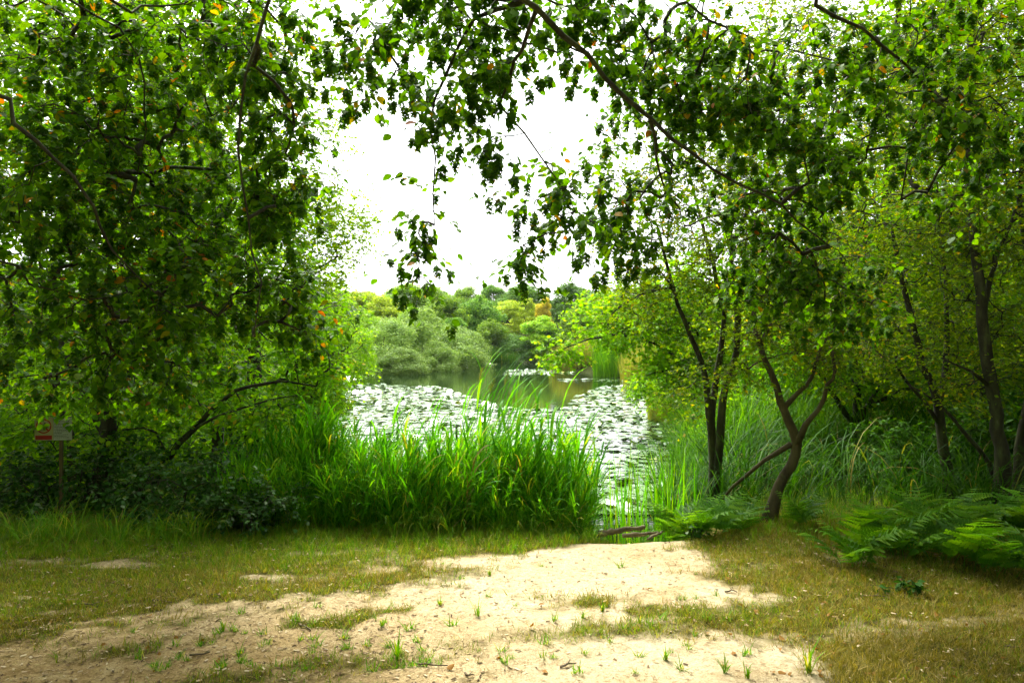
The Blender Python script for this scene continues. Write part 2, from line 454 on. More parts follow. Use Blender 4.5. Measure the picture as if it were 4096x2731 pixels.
def ground_mat():
    m, t, out = mat_base('sand_and_soil')
    N, L = t.nodes, t.links
    tc = N.new('ShaderNodeTexCoord')
    at_ = N.new('ShaderNodeAttribute'); at_.attribute_name = 'sand'

    def noise(scale, detail=5, rough=.6):
        n = N.new('ShaderNodeTexNoise')
        n.inputs['Scale'].default_value = scale; n.inputs['Detail'].default_value = detail; n.inputs['Roughness'].default_value = rough
        L.new(tc.outputs['Object'], n.inputs['Vector'])
        return n
    n1, n2, n3 = noise(1.4), noise(9), noise(95, 4, .7)
    sand = ramp(t, [(.3, G(.47, .37, .21)), (.5, G(.57, .475, .3)), (.7, G(.63, .545, .37))])
    L.new(n1.outputs['Fac'], sand.inputs[0])
    n5 = noise(2.6, 6, .7)
    lit = ramp(t, [(.5, G(0, 0, 0)), (.66, G(.55, .55, .55))])
    L.new(n5.outputs['Fac'], lit.inputs[0])
    brown = ramp(t, [(.3, G(.25, .17, .065)), (.5, G(.38, .275, .12)), (.72, G(.5, .39, .2))])
    L.new(n2.outputs['Fac'], brown.inputs[0])
    ac = N.new('ShaderNodeAttribute'); ac.attribute_name = 'chips'
    mc = N.new('ShaderNodeMix'); mc.data_type = 'RGBA'
    lm = N.new('ShaderNodeMath'); lm.operation = 'MAXIMUM'
    L.new(ac.outputs['Fac'], lm.inputs[0]); L.new(lit.outputs[0], lm.inputs[1])
    L.new(lm.outputs[0], mc.inputs[0]); L.new(sand.outputs[0], mc.inputs[6]); L.new(brown.outputs[0], mc.inputs[7])
    n4 = noise(30, 4, .75)
    grain = ramp(t, [(.3, G(.3, .25, .18)), (.45, G(.8, .77, .72)), (.6, G(1, 1, 1)), (.75, G(1.0, .98, .95))])
    L.new(n3.outputs['Fac'], grain.inputs[0])
    mx = N.new('ShaderNodeMix'); mx.data_type = 'RGBA'; mx.blend_type = 'MULTIPLY'; mx.inputs['Factor'].default_value = .75
    L.new(mc.outputs[2], mx.inputs[6]); L.new(grain.outputs[0], mx.inputs[7])
    spk = ramp(t, [(.33, G(.42, .33, .24)), (.44, G(.88, .86, .82)), (.56, G(1, 1, 1)), (.68, G(1.12, 1.1, 1.06))])
    L.new(n4.outputs['Fac'], spk.inputs[0])
    mk = N.new('ShaderNodeMix'); mk.data_type = 'RGBA'; mk.blend_type = 'MULTIPLY'; mk.inputs['Factor'].default_value = .8
    L.new(mx.outputs[2], mk.inputs[6]); L.new(spk.outputs[0], mk.inputs[7])
    mx = mk
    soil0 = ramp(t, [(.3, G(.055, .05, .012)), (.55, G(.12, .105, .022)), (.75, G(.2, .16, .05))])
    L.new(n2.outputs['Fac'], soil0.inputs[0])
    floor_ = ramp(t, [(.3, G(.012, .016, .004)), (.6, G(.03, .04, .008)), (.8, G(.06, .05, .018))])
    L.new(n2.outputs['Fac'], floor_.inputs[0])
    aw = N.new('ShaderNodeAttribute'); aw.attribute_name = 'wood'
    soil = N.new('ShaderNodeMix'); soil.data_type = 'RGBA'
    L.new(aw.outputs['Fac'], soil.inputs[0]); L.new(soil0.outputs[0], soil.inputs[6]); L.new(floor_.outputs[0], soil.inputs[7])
    th = N.new('ShaderNodeMath'); th.operation = 'MULTIPLY_ADD'
    L.new(n2.outputs['Fac'], th.inputs[0]); th.inputs[1].default_value = .9
    ad = N.new('ShaderNodeMath'); ad.operation = 'ADD'; ad.inputs[1].default_value = -.45
    L.new(at_.outputs['Fac'], ad.inputs[0]); L.new(ad.outputs[0], th.inputs[2])
    cl = ramp(t, [(.2, G(0, 0, 0)), (.75, G(1, 1, 1))])
    L.new(th.outputs[0], cl.inputs[0])
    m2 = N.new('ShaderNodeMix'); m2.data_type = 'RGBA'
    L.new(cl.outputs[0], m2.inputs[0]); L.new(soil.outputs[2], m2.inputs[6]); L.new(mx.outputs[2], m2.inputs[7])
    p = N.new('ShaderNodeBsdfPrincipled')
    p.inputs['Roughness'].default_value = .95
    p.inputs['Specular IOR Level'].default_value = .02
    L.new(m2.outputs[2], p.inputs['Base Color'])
    b = N.new('ShaderNodeBump'); b.inputs['Strength'].default_value = .8; b.inputs['Distance'].default_value = .035
    am = N.new('ShaderNodeMath'); am.operation = 'MULTIPLY_ADD'; am.inputs[1].default_value = .5
    L.new(n3.outputs['Fac'], am.inputs[0]); L.new(n2.outputs['Fac'], am.inputs[2])
    L.new(am.outputs[0], b.inputs['Height']); L.new(b.outputs[0], p.inputs['Normal'])
    L.new(p.outputs[0], out.inputs['Surface'])
    return m


gme = sh.mesh('ground', ground_mat())
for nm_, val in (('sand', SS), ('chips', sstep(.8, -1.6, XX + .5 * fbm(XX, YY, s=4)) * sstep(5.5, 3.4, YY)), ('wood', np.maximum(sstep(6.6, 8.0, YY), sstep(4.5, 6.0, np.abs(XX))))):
    a = gme.attributes.new(nm_, 'FLOAT', 'POINT')
    a.data.foreach_set('value', val.astype(np.float32).ravel())
ground = bpy.data.objects.new('ground', gme)
COL.objects.link(ground)
tag(ground, None, None, kind='structure')

mw, t, out = mat_base('pond_water')
p = t.nodes.new('ShaderNodeBsdfPrincipled')
p.inputs['Base Color'].default_value = (.006, .016, .005, 1)
p.inputs['Roughness'].default_value = .03
p.inputs['IOR'].default_value = 1.33
p.inputs['Specular IOR Level'].default_value = .36
tc = t.nodes.new('ShaderNodeTexCoord')
nz = t.nodes.new('ShaderNodeTexNoise'); nz.inputs['Scale'].default_value = 2.2; nz.inputs['Detail'].default_value = 3
mp = t.nodes.new('ShaderNodeMapping'); mp.inputs['Scale'].default_value = (1, 2.2, 1)
t.links.new(tc.outputs['Object'], mp.inputs['Vector']); t.links.new(mp.outputs[0], nz.inputs['Vector'])
b = t.nodes.new('ShaderNodeBump'); b.inputs['Strength'].default_value = .06; b.inputs['Distance'].default_value = .05
t.links.new(nz.outputs['Fac'], b.inputs['Height']); t.links.new(b.outputs[0], p.inputs['Normal'])
t.links.new(p.outputs[0], out.inputs['Surface'])
sh = Shape()
sh.raw([(-16, 5.5, WZ), (12, 5.5, WZ), (12, 82, WZ), (-16, 82, WZ)], [0, 1, 2, 3], [4])
tag(sh.build('water', mw), None, None, kind='structure')


# ------------------------------------------------------------------ tree builder
def blob(px, py, Y, rx, ry, rd, n):
    """crown volume: image centre and half size at a distance, half depth in metres, number of sprays"""
    return at(px, py, Y), np.array([rx / F * Y, rd, ry / F * Y]), n


def make_tree(name, label, cat, limbs, blobs, leaf_m, bark_m, seed, size=.06, per=14, spray=.28, droop=.35, group=None,
              tpl=LEAF, clusters=0, twig_r=.0022, width_jit=.25, gap=.0, flat=.5, base=None, keep=None, trunk_name='trunk'):
    rng = np.random.default_rng(seed)
    paths, rads = [], []
    for pts, r0, r1 in limbs:
        P = smooth_path(pts, .14, .008, rng)
        paths.append(P)
        u_ = np.linspace(0, 1, len(P))
        rads.append((u_ ** .8 * (r1 - r0) + r0) * (1 + (.75 * np.exp(-u_ / .035) if not rads and r0 > .03 else 0)))
    P0 = paths[0][0]
    root = thing(name, base if base is not None else P0, label, cat, group)
    # sprays sampled in the crown volumes
    A = []
    for c, r, n in blobs:
        q = rng.normal(size=(int(n * 2.5), 3))
        q = nrm(q) * (rng.random((len(q), 1)) ** .42)
        q = c + q * r
        ok = fbm(q[:, 0] * 2.1, q[:, 1] * 2.1, q[:, 2] * 2.1, seed) > gap - .55
        q = q[ok][:n]
        A.append(q)
    A = np.vstack(A)
    if keep is not None:
        A = A[keep(A)]
    node = np.vstack([P[len(P) // 6 if k else len(P) // 3:] for k, P in enumerate(paths)])
    limb_of = np.concatenate([np.full(len(P[len(P) // 6 if k else len(P) // 3:]), k) for k, P in enumerate(paths)])
    n_limb = len(node)
    d0 = np.array([np.min(((node - a) ** 2).sum(1)) for a in A])
    A = A[np.argsort(d0)]
    cap = n_limb + len(A) * 40
    Nd = np.zeros((cap, 3)); Nd[:n_limb] = node
    par = np.full(cap, -1); lim = np.zeros(cap, int); lim[:n_limb] = limb_of
    M = n_limb
    chains = []
    ends = []
    for a in A:
        dv = Nd[:M] - a
        d2 = (dv ** 2).sum(1)
        d2[n_limb:] *= 1.25
        i = int(np.argmin(d2))
        d = math.sqrt(max(d2[i], 1e-6))
        k = int(min(38, max(2, d / .16)))
        t_ = np.linspace(0, 1, k + 1)[1:, None]
        bow = np.array([0, 0, min(.16 * d, .5)]) + rng.normal(0, .05 * d, 3)
        seg = Nd[i] + (a - Nd[i]) * t_ + bow * (t_ * (1 - t_)) * 2.2
        seg[:-1] += rng.normal(0, .012, seg[:-1].shape)
        idx = np.arange(M, M + k)
        Nd[idx] = seg
        par[idx] = np.concatenate([[i], idx[:-1]])
        lim[idx] = lim[i]
        chains.append((i, idx))
        ends.append((Nd[par[idx[-1]]], seg[-1], idx[-1]))
        M += k
    cnt = np.zeros(M)
    for _, idx in chains:
        cnt[idx[-1]] += 1
    for j in range(M - 1, n_limb - 1, -1):
        if par[j] >= 0:
            cnt[par[j]] += cnt[j]
    rad = twig_r * np.maximum(cnt, 1) ** .48
    shp = [Shape() for _ in paths]
    for k, P in enumerate(paths):
        shp[k].tube(P, rads[k], 12 if rads[k][0] > .03 else 6)
    for i, idx in chains:
        pts = np.vstack([Nd[i][None], Nd[idx]])
        r = np.concatenate([[rad[idx[0]]], rad[idx]])
        shp[lim[i]].tube(pts, r, 4 if r[0] > .004 else 3)
    # sub-twigs and leaves
    E0 = np.array([e[0] for e in ends]); E1 = np.array([e[1] for e in ends]); EL = np.array([lim[e[2]] for e in ends])
    ns = 4
    out_d = nrm(E1 - E0)
    T0 = np.repeat(E0 * .4 + E1 * .6, ns, 0)
    jit = rng.normal(size=(len(T0), 3)) * np.array([1, 1, .55])
    T1 = np.repeat(E1, ns, 0) + nrm(nrm(jit) * 1.0 + np.repeat(out_d, ns, 0) * .6 - UP * droop) * (spray * (.5 + .8 * rng.random((len(T0), 1))))
    mid = (T0 + T1) / 2 + UP * spray * .07
    TL = np.repeat(EL, ns)
    for k in range(len(paths)):
        for q in np.nonzero(TL == k)[0]:
            shp[k].tube([T0[q], mid[q], T1[q]], [twig_r * .8, twig_r * .6, twig_r * .35], 3)
    if len(paths) == 1:
        shp[0].build(trunk_name, bark_m, root)
    else:
        for k, s in enumerate(shp):
            s.build(trunk_name if k == 0 else 'branch', bark_m, root)
    tw = T1 - T0
    m = len(T0)
    per_t = np.maximum(1, rng.poisson(per / ns * 1.0, m))
    ix = np.repeat(np.arange(m), per_t)
    tt = rng.random((len(ix), 1)) * .95 + .12
    sgn = np.where(rng.random((len(ix), 1)) < .5, -1.0, 1.0)
    tdir = nrm(tw)[ix]
    side = nrm(np.cross(tdir, UP) + 1e-6)
    pos = T0[ix] + (mid[ix] - T0[ix]) * np.minimum(tt * 2, 1) + (T1[ix] - mid[ix]) * np.clip(tt * 2 - 1, 0, 1.2) + rng.normal(0, .012, (len(ix), 3))
    ldir = nrm(tdir * .7 + side * sgn * (.9) - UP * droop * .8 + rng.normal(0, .3, (len(ix), 3)))
    lnor = nrm(UP * 1.0 + rng.normal(0, flat, (len(ix), 3)))
    sz = size * np.clip(rng.normal(1, .24, len(ix)), .45, 1.6)
    R = frames(ldir, lnor) * sz[:, None, None]
    R[:, :, 1] *= (1 + rng.normal(0, width_jit, len(ix)).clip(-.4, .5))[:, None]
    cs = Shape()
    cs.scatter(tpl, pos, R)
    cs.build('crown', leaf_m, root)
    # hanging seed clusters
    if clusters:
        w = nrm(E1 - np.array([0, 0, CAMZ]))
        pick = rng.permutation(m)[:clusters]
        cp = T0[pick] + (T1[pick] - T0[pick]) * (.35 + .6 * rng.random((len(pick), 1)))
        dist = np.linalg.norm(cp - np.array([0, 0, CAMZ]), axis=1)
        o_ = np.argsort(dist)
        cp = cp[o_]
        inview = (np.abs(cp[:, 0]) < cp[:, 1] * .72) & (np.abs(cp[:, 2] - CAMZ) < cp[:, 1] * .49) & (cp[:, 1] > .5)
        first = np.nonzero(inview)[0][:100]
        rest = np.setdiff1d(np.arange(len(cp)), first)
        for q in first:
            s_ = .9 + .5 * rng.random()
            child('seed_cluster', SEED_ME[rng.integers(len(SEED_ME))], root, tuple(cp[q] - np.array(root.location)),
                  (rng.normal(0, .16), rng.normal(0, .16), rng.random() * 6.28), (s_, s_, s_ * (.85 + .4 * rng.random())))
        if len(rest):
            rs = Shape()
            for v in range(len(SEED_TPL)):
                qq = rest[v::len(SEED_TPL)]
                th = rng.random(len(qq)) * 6.28
                ss = .9 + .5 * rng.random(len(qq))
                Rz = np.zeros((len(qq), 3, 3))
                Rz[:, 0, 0] = np.cos(th); Rz[:, 0, 1] = -np.sin(th); Rz[:, 1, 0] = np.sin(th); Rz[:, 1, 1] = np.cos(th); Rz[:, 2, 2] = 1
                rs.scatter(SEED_TPL[v], cp[qq], Rz * ss[:, None, None])
            ro = rs.build('seed_cluster', M_SEED, root)
            ro['kind'] = 'stuff'
    return root


def seed_template(seed):
    """hornbeam fruit: a hanging stalk set with three-lobed bracts"""
    rng = np.random.default_rng(seed)
    s = Shape()
    s.tube([(0, 0, 0), (.002, 0, -.02), (0, .002, -.085)], [.0012, .001, .0006], 3)
    bract = (np.array([[0, 0, 0], [.35, .2, 0], [.4, .55, -.05], [.62, .2, 0], [1, 0, -.1], [.62, -.2, 0], [.4, -.55, -.05], [.35, -.2, 0]]),
             np.array([0, 4, 3, 1, 0, 7, 5, 4, 1, 3, 2, 7, 6, 5]), np.array([4, 4, 3, 3]))
    n = 20
    z = -.02 - np.arange(n) / n * .062
    th = np.arange(n) * 2.4 + rng.random(n) * .5
    d = np.stack([np.cos(th), np.sin(th), -np.full(n, .45) - rng.random(n) * .7], -1)
    nn = np.stack([np.cos(th) * .8, np.sin(th) * .8, np.full(n, .9)], -1)
    R = frames(d, nn) * (.043 * (1 - .35 * np.arange(n) / n) * (.8 + .4 * rng.random(n)))[:, None, None]
    pos = np.stack([np.zeros(n), np.zeros(n), z], -1)
    s.scatter(bract, pos, R)
    return s


SEED_TPL, SEED_ME = [], []
for q in range(4):
    s_ = seed_template(40 + q)
    SEED_TPL.append((np.concatenate(s_.v), np.concatenate(s_.l), np.concatenate(s_.n)))
    SEED_ME.append(s_.mesh('seed_cluster', M_SEED))


# ------------------------------------------------------------------ hornbeams that hang over the clearing
far_enough = lambda A: (np.linalg.norm(A - np.array([0, 0, CAMZ]), axis=1) > 2.4) & (A[:, 1] > 1.0)

make_tree('hornbeam_tree', 'hornbeam hanging over the clearing from the top, one long bough sloping down to the right', 'tree',
    [([(3.3, -1.6, 0), (3.2, -1.5, 1.5), (2.6, -1.0, 3.2), (1.6, .4, 4.2), (.9, 1.6, 4.3)], .17, .075),
     ([(.9, 1.6, 4.3), at(1980, -330, 3.0), at(2150, 30, 3.3), at(2350, 235, 3.5), at(2600, 480, 3.8), at(2850, 680, 4.1), at(3120, 820, 4.3), at(3310, 990, 4.5)], .028, .005),
     ([(.9, 1.6, 4.3), at(2150, -260, 2.9), at(2080, 5, 3.4), at(1900, 70, 3.7), at(1790, 300, 3.9), at(1720, 520, 4.0), at(1745, 900, 4.1)], .035, .003),
     ([at(2100, 0, 3.3), at(1850, 20, 3.9), at(1640, 190, 4.2), at(1560, 330, 4.3)], .016, .003),
     ([at(2150, 30, 3.3), at(2060, 250, 3.7), at(2010, 420, 3.9), at(2190, 650, 4.1), at(2300, 850, 4.2)], .012, .003),
     ([at(2600, 480, 3.8), at(2640, 700, 4.3), at(2740, 900, 4.7)], .012, .003),
     ([(1.6, .4, 4.2), (2.0, 2.0, 4.0), at(3300, -120, 3.6), at(3450, 120, 3.9), at(3700, 320, 4.1), at(3660, 500, 4.3), at(3600, 800, 4.5)], .03, .004),
     ([(2.0, 2.0, 4.0), at(2800, -150, 3.8), at(2950, 130, 4.2), at(3350, 240, 4.4)], .02, .004)],
    [blob(1800, 90, 3.9, 330, 180, .6, 52), blob(1480, 170, 4.2, 190, 220, .4, 28), blob(1870, 430, 4.0, 250, 220, .4, 34), blob(1700, 900, 4.1, 60, 200, .15, 8),
     blob(2300, 100, 4.0, 300, 190, .5, 42), blob(2180, 720, 4.2, 180, 260, .3, 20), blob(2110, 1010, 4.2, 70, 80, .15, 6), blob(2480, 820, 4.5, 250, 300, .5, 42),
     blob(2750, 300, 4.4, 330, 330, .6, 90), blob(3150, 450, 4.5, 380, 400, .6, 105), blob(3080, 950, 4.8, 300, 300, .5, 66), blob(3650, 250, 4.3, 380, 330, .5, 66), blob(3350, 1180, 4.9, 200, 220, .4, 28),
     blob(3850, 650, 4.6, 250, 330, .5, 28), blob(1700, 1130, 4.1, 30, 60, .1, 3)],
    M_HORN, M_BARK, 11, size=.046, per=20, spray=.22, droop=.45, clusters=1000, keep=far_enough, gap=.02)

make_tree('hornbeam_tree', 'hornbeam reaching in from the left edge, one thin dark branch hanging straight down', 'tree',
    [([(-4.3, .6, 0), (-4.2, .7, 1.6), (-3.7, 1.2, 3.2), (-2.9, 2.0, 4.2)], .16, .07),
     ([(-2.9, 2.0, 4.2), at(560, -330, 3.2), at(1080, -180, 3.5), at(1062, 40, 3.6), at(985, 300, 3.7), at(962, 600, 3.8), at(985, 880, 3.9), at(1040, 1130, 4.0), at(1010, 1350, 4.1)], .024, .003),
     ([(-4.2, .7, 1.6), (-3.4, 2.2, 2.5), at(-120, 330, 3.4), at(60, 480, 3.5), at(210, 640, 3.6), at(350, 770, 3.7), at(385, 900, 3.8), at(540, 1100, 4.0), at(720, 1240, 4.2)], .034, .004),
     ([(-4.25, .65, .9), (-3.6, 2.4, 1.6), at(-100, 1030, 3.9), at(120, 1130, 4.0), at(330, 1190, 4.2), at(520, 1170, 4.4)], .026, .004),
     ([(-3.7, 1.2, 3.2), (-2.8, 2.4, 3.6), at(180, -60, 3.7), at(480, 120, 4.0), at(570, 330, 4.1), at(580, 520, 4.2), at(540, 720, 4.3)], .018, .003),
     ([(-2.9, 2.0, 4.2), at(330, -80, 3.5), at(560, 20, 3.8), at(720, 10, 4.0), at(900, -60, 4.2)], .02, .004)],
    [blob(150, 250, 4.3, 420, 420, .8, 90), blob(650, 200, 4.5, 420, 330, .8, 110), blob(1080, 250, 4.2, 230, 330, .5, 60), blob(250, 750, 4.3, 420, 350, .7, 85), blob(750, 700, 4.6, 380, 350, .8, 95),
     blob(1080, 800, 4.3, 160, 380, .4, 42), blob(300, 1230, 4.6, 480, 250, .7, 85), blob(800, 1180, 4.7, 370, 230, .7, 85), blob(1180, 1220, 4.6, 190, 150, .4, 30), blob(450, 1480, 4.9, 450, 120, .5, 45)],
    M_HORN, M_BARK, 23, size=.043, per=31, spray=.22, droop=.4, clusters=750, keep=far_enough, gap=.0)

# ------------------------------------------------------------------ left side, behind the first hornbeam
make_tree('hazel_tree', 'dark many-stemmed tree behind the sign, one low stem arching right over the bushes', 'tree',
    [([at(400, 2010, 7.2), at(425, 1800, 7.2), at(445, 1600, 7.2), at(470, 1350, 7.3), at(430, 1000, 7.5), at(480, 500, 7.8)], .095, .03),
     ([at(560, 2000, 7.3), at(640, 1870, 7.3), at(760, 1730, 7.2), at(890, 1600, 7.2), at(1000, 1545, 7.2), at(1130, 1530, 7.2), at(1270, 1545, 7.2)], .045, .008),
     ([at(640, 1870, 7.3), at(800, 1700, 7.0), at(930, 1640, 6.9), at(1080, 1600, 6.9), at(1190, 1580, 6.9)], .024, .005),
     ([at(440, 1650, 7.2), at(520, 1480, 7.0), at(650, 1330, 7.0), at(800, 1150, 7.2)], .035, .01),
     ([at(430, 1750, 7.2), at(330, 1560, 7.3), at(230, 1330, 7.5), at(120, 900, 7.7)], .04, .012),
     ([at(280, 2010, 7.6), at(290, 1800, 7.6), at(240, 1600, 7.6), at(180, 1300, 7.9)], .05, .015)],
    [blob(300, 900, 7.8, 560, 500, 1.0, 210), blob(820, 850, 7.8, 430, 480, 1.0, 210), blob(250, 1450, 7.6, 480, 230, .9, 120), blob(800, 1400, 7.4, 400, 230, .8, 130), blob(1180, 1430, 7.3, 200, 190, .5, 55),
     blob(500, 300, 8.0, 650, 380, 1.0, 210), blob(600, 1720, 7.4, 320, 160, .6, 60), blob(120, 1800, 7.5, 260, 220, .6, 60), blob(1050, 1640, 7.0, 200, 80, .4, 26), blob(230, 1600, 6.4, 170, 30, .2, 10), blob(60, 1720, 6.4, 50, 70, .2, 6)],
    M_MID, M_BARK, 31, size=.05, per=34, spray=.26, droop=.3, gap=-.05, group='trees on the left bank')

make_tree('alder_tree', 'tall fine-leaved tree left of the sky gap, its crown edge thinning against the white sky', 'tree',
    [([at(1010, 1800, 12.5), at(1020, 1300, 12.5), at(1000, 700, 12.5), at(1040, 0, 12.5), at(1040, -400, 12.5)], .14, .04),
     ([at(1010, 1150, 12.5), at(1150, 900, 12.4), at(1300, 760, 12.3)], .05, .012),
     ([at(1005, 900, 12.5), at(1120, 600, 12.5), at(1230, 400, 12.5)], .05, .012),
     ([at(1015, 1300, 12.5), at(1180, 1130, 12.2), at(1350, 1030, 12.2)], .045, .01),
     ([at(1020, 1450, 12.5), at(860, 1150, 12.7), at(760, 700, 12.8)], .05, .012)],
    [blob(1000, 250, 12.5, 330, 560, 1.6, 379), blob(1130, 850, 12.4, 270, 300, 1.4, 276), blob(1300, 850, 12.3, 180, 180, .8, 92), blob(1220, 1080, 12.3, 240, 170, 1.1, 149), blob(1310, 560, 12.4, 100, 150, .5, 29), blob(1400, 950, 12.2, 110, 110, .4, 27),
     blob(700, 700, 12.8, 330, 500, 1.5, 299)],
    M_ALDER, M_BARK, 41, size=.062, per=26, spray=.38, droop=.15, gap=.08, tpl=LEAF_S, group='trees on the left bank', flat=.9)

make_tree('sallow_bush', 'bright yellow-green sallow on the left bank, spilling down to the lily pads', 'bush',
    [([at(1150, 1700, 15), at(1180, 1500, 15), at(1220, 1300, 15), at(1260, 1150, 15)], .09, .03),
     ([at(1165, 1620, 15), at(1270, 1480, 14.7), at(1400, 1380, 14.5)], .05, .012),
     ([at(1160, 1640, 15), at(1060, 1450, 15), at(1000, 1300, 15)], .05, .012)],
    [blob(1260, 1260, 15, 220, 190, 1.2, 190), blob(1340, 1420, 14.8, 140, 170, 1.0, 150), blob(1130, 1420, 15, 260, 230, 1.2, 190), blob(1290, 1590, 14.6, 150, 110, .8, 95), blob(1040, 1610, 14.2, 230, 120, .9, 110)],
    M_SALLOW, M_BARK, 43, size=.07, per=30, spray=.36, droop=.15, tpl=LEAF_S, group='trees on the left bank', flat=.8, gap=-.1)

make_tree('oak_tree', 'large leafy tree at the far left filling the gaps behind the nearer leaves', 'tree',
    [([at(500, 1750, 14), at(510, 1300, 14), at(480, 600, 14), at(500, -200, 14)], .22, .06),
     ([at(505, 1350, 14), at(300, 1000, 14), at(60, 500, 14)], .08, .02),
     ([at(500, 1250, 14), at(720, 950, 14), at(900, 600, 14)], .08, .02),
     ([at(505, 1400, 14), at(260, 1250, 14), at(-100, 1150, 14)], .07, .02)],
    [blob(450, 250, 14, 560, 620, 2.0, 476), blob(100, 700, 14, 450, 600, 1.8, 391), blob(700, 950, 14, 350, 450, 1.6, 323), blob(250, 1350, 13.5, 480, 250, 1.4, 323), blob(700, 1500, 13, 350, 160, 1.2, 187)],
    M_ALDER, M_BARK, 47, size=.1, per=30, spray=.5, droop=.2, group='trees on the left bank', gap=-.1, flat=.8)

# ------------------------------------------------------------------ right side
RG = 'trees on the right bank'
make_tree('willow_tree', 'slender tree with three dark stems rising from one base beside the water gap', 'tree',
    [([at(2862, 2010, 7.6), at(2850, 1850, 7.6), at(2838, 1650, 7.6), at(2800, 1420, 7.6), at(2740, 1270, 7.6), at(2690, 1150, 7.6), at(2640, 940, 7.6)], .055, .012),
     ([at(2864, 1995, 7.6), at(2872, 1800, 7.55), at(2895, 1600, 7.5), at(2940, 1420, 7.5), at(2950, 1260, 7.5), at(2920, 1000, 7.5), at(2930, 600, 7.6)], .05, .014),
     ([at(2843, 1720, 7.6), at(2858, 1560, 7.65), at(2880, 1400, 7.7), at(2895, 1250, 7.7), at(2840, 1000, 7.7), at(2760, 700, 7.8)], .04, .012),
     ([at(2690, 1150, 7.6), at(2560, 1180, 7.4), at(2450, 1250, 7.3)], .02, .005),
     ([at(2700, 1180, 7.6), at(2640, 1090, 7.5), at(2500, 1120, 7.4)], .016, .005),
     ([at(2920, 1000, 7.5), at(3050, 700, 7.5), at(3120, 450, 7.6)], .025, .008)],
    [blob(2600, 950, 7.6, 230, 330, .8, 101), blob(2850, 750, 7.7, 330, 380, 1.0, 202), blob(3050, 300, 7.8, 430, 380, 1.1, 216), blob(2620, 500, 7.8, 230, 330, .8, 81), blob(2620, 1200, 7.4, 210, 130, .6, 62), blob(2780, 1500, 7.5, 110, 230, .4, 27), blob(3000, 1180, 7.6, 230, 250, .7, 81)],
    M_OLIVE, M_BARK, 53, size=.042, per=26, spray=.26, droop=.2, tpl=LEAF_S, group=RG, gap=.02, flat=.8)

make_tree('willow_tree', 'crooked mossy tree leaning right, forked at waist height, beside the three-stemmed tree', 'tree',
    [([at(3070, 2115, 6.5), at(3110, 1960, 6.5), at(3160, 1860, 6.5), at(3182, 1770, 6.5), at(3150, 1680, 6.5), at(3125, 1610, 6.5), at(3080, 1480, 6.5), at(3040, 1380, 6.6), at(3010, 1200, 6.7), at(3020, 850, 6.9)], .054, .012),
     ([at(3178, 1790, 6.5), at(3230, 1700, 6.4), at(3270, 1640, 6.4), at(3310, 1540, 6.4), at(3340, 1480, 6.4), at(3310, 1340, 6.5)], .032, .01),
     ([at(3135, 1630, 6.5), at(3190, 1570, 6.5), at(3250, 1510, 6.5), at(3290, 1380, 6.6), at(3420, 1200, 6.8)], .028, .008),
     ([at(3165, 1775, 6.5), at(3060, 1840, 6.6), at(2980, 1910, 6.7), at(2890, 1985, 6.9)], .026, .012),
     ([at(3040, 1380, 6.6), at(3170, 1150, 6.8), at(3260, 900, 6.9)], .02, .007)],
    [blob(3030, 900, 7.0, 330, 330, .8, 127), blob(3250, 1150, 6.8, 290, 260, .7, 127), blob(3060, 1350, 6.5, 170, 120, .4, 33), blob(3330, 1430, 6.5, 190, 130, .5, 48), blob(2950, 1500, 6.6, 110, 90, .3, 15)],
    M_OLIVE, M_BARK_G, 59, size=.042, per=24, spray=.24, droop=.2, tpl=LEAF_S, group=RG, gap=.02, flat=.8)

make_tree('willow_tree', 'dark slanting tree between the crooked mossy tree and the pair of trunks by the ferns', 'tree',
    [([at(3835, 2040, 7.3), at(3790, 1930, 7.3), at(3765, 1750, 7.3), at(3755, 1600, 7.3), at(3690, 1450, 7.3), at(3640, 1250, 7.4), at(3560, 900, 7.6)], .065, .015),
     ([at(3762, 1700, 7.3), at(3660, 1560, 7.2), at(3590, 1480, 7.2), at(3480, 1380, 7.2)], .024, .007),
     ([at(3756, 1620, 7.3), at(3790, 1400, 7.4), at(3780, 1100, 7.6), at(3740, 700, 7.8)], .035, .01)],
    [blob(3550, 950, 7.7, 380, 420, .9, 240), blob(3700, 450, 7.9, 400, 430, 1.0, 256), blob(3550, 1380, 7.3, 250, 150, .6, 80), blob(3830, 1300, 7.5, 230, 200, .6, 80)],
    M_OLIVE, M_BARK, 61, size=.042, per=24, spray=.27, droop=.2, tpl=LEAF_S, group=RG, gap=.0, flat=.8)

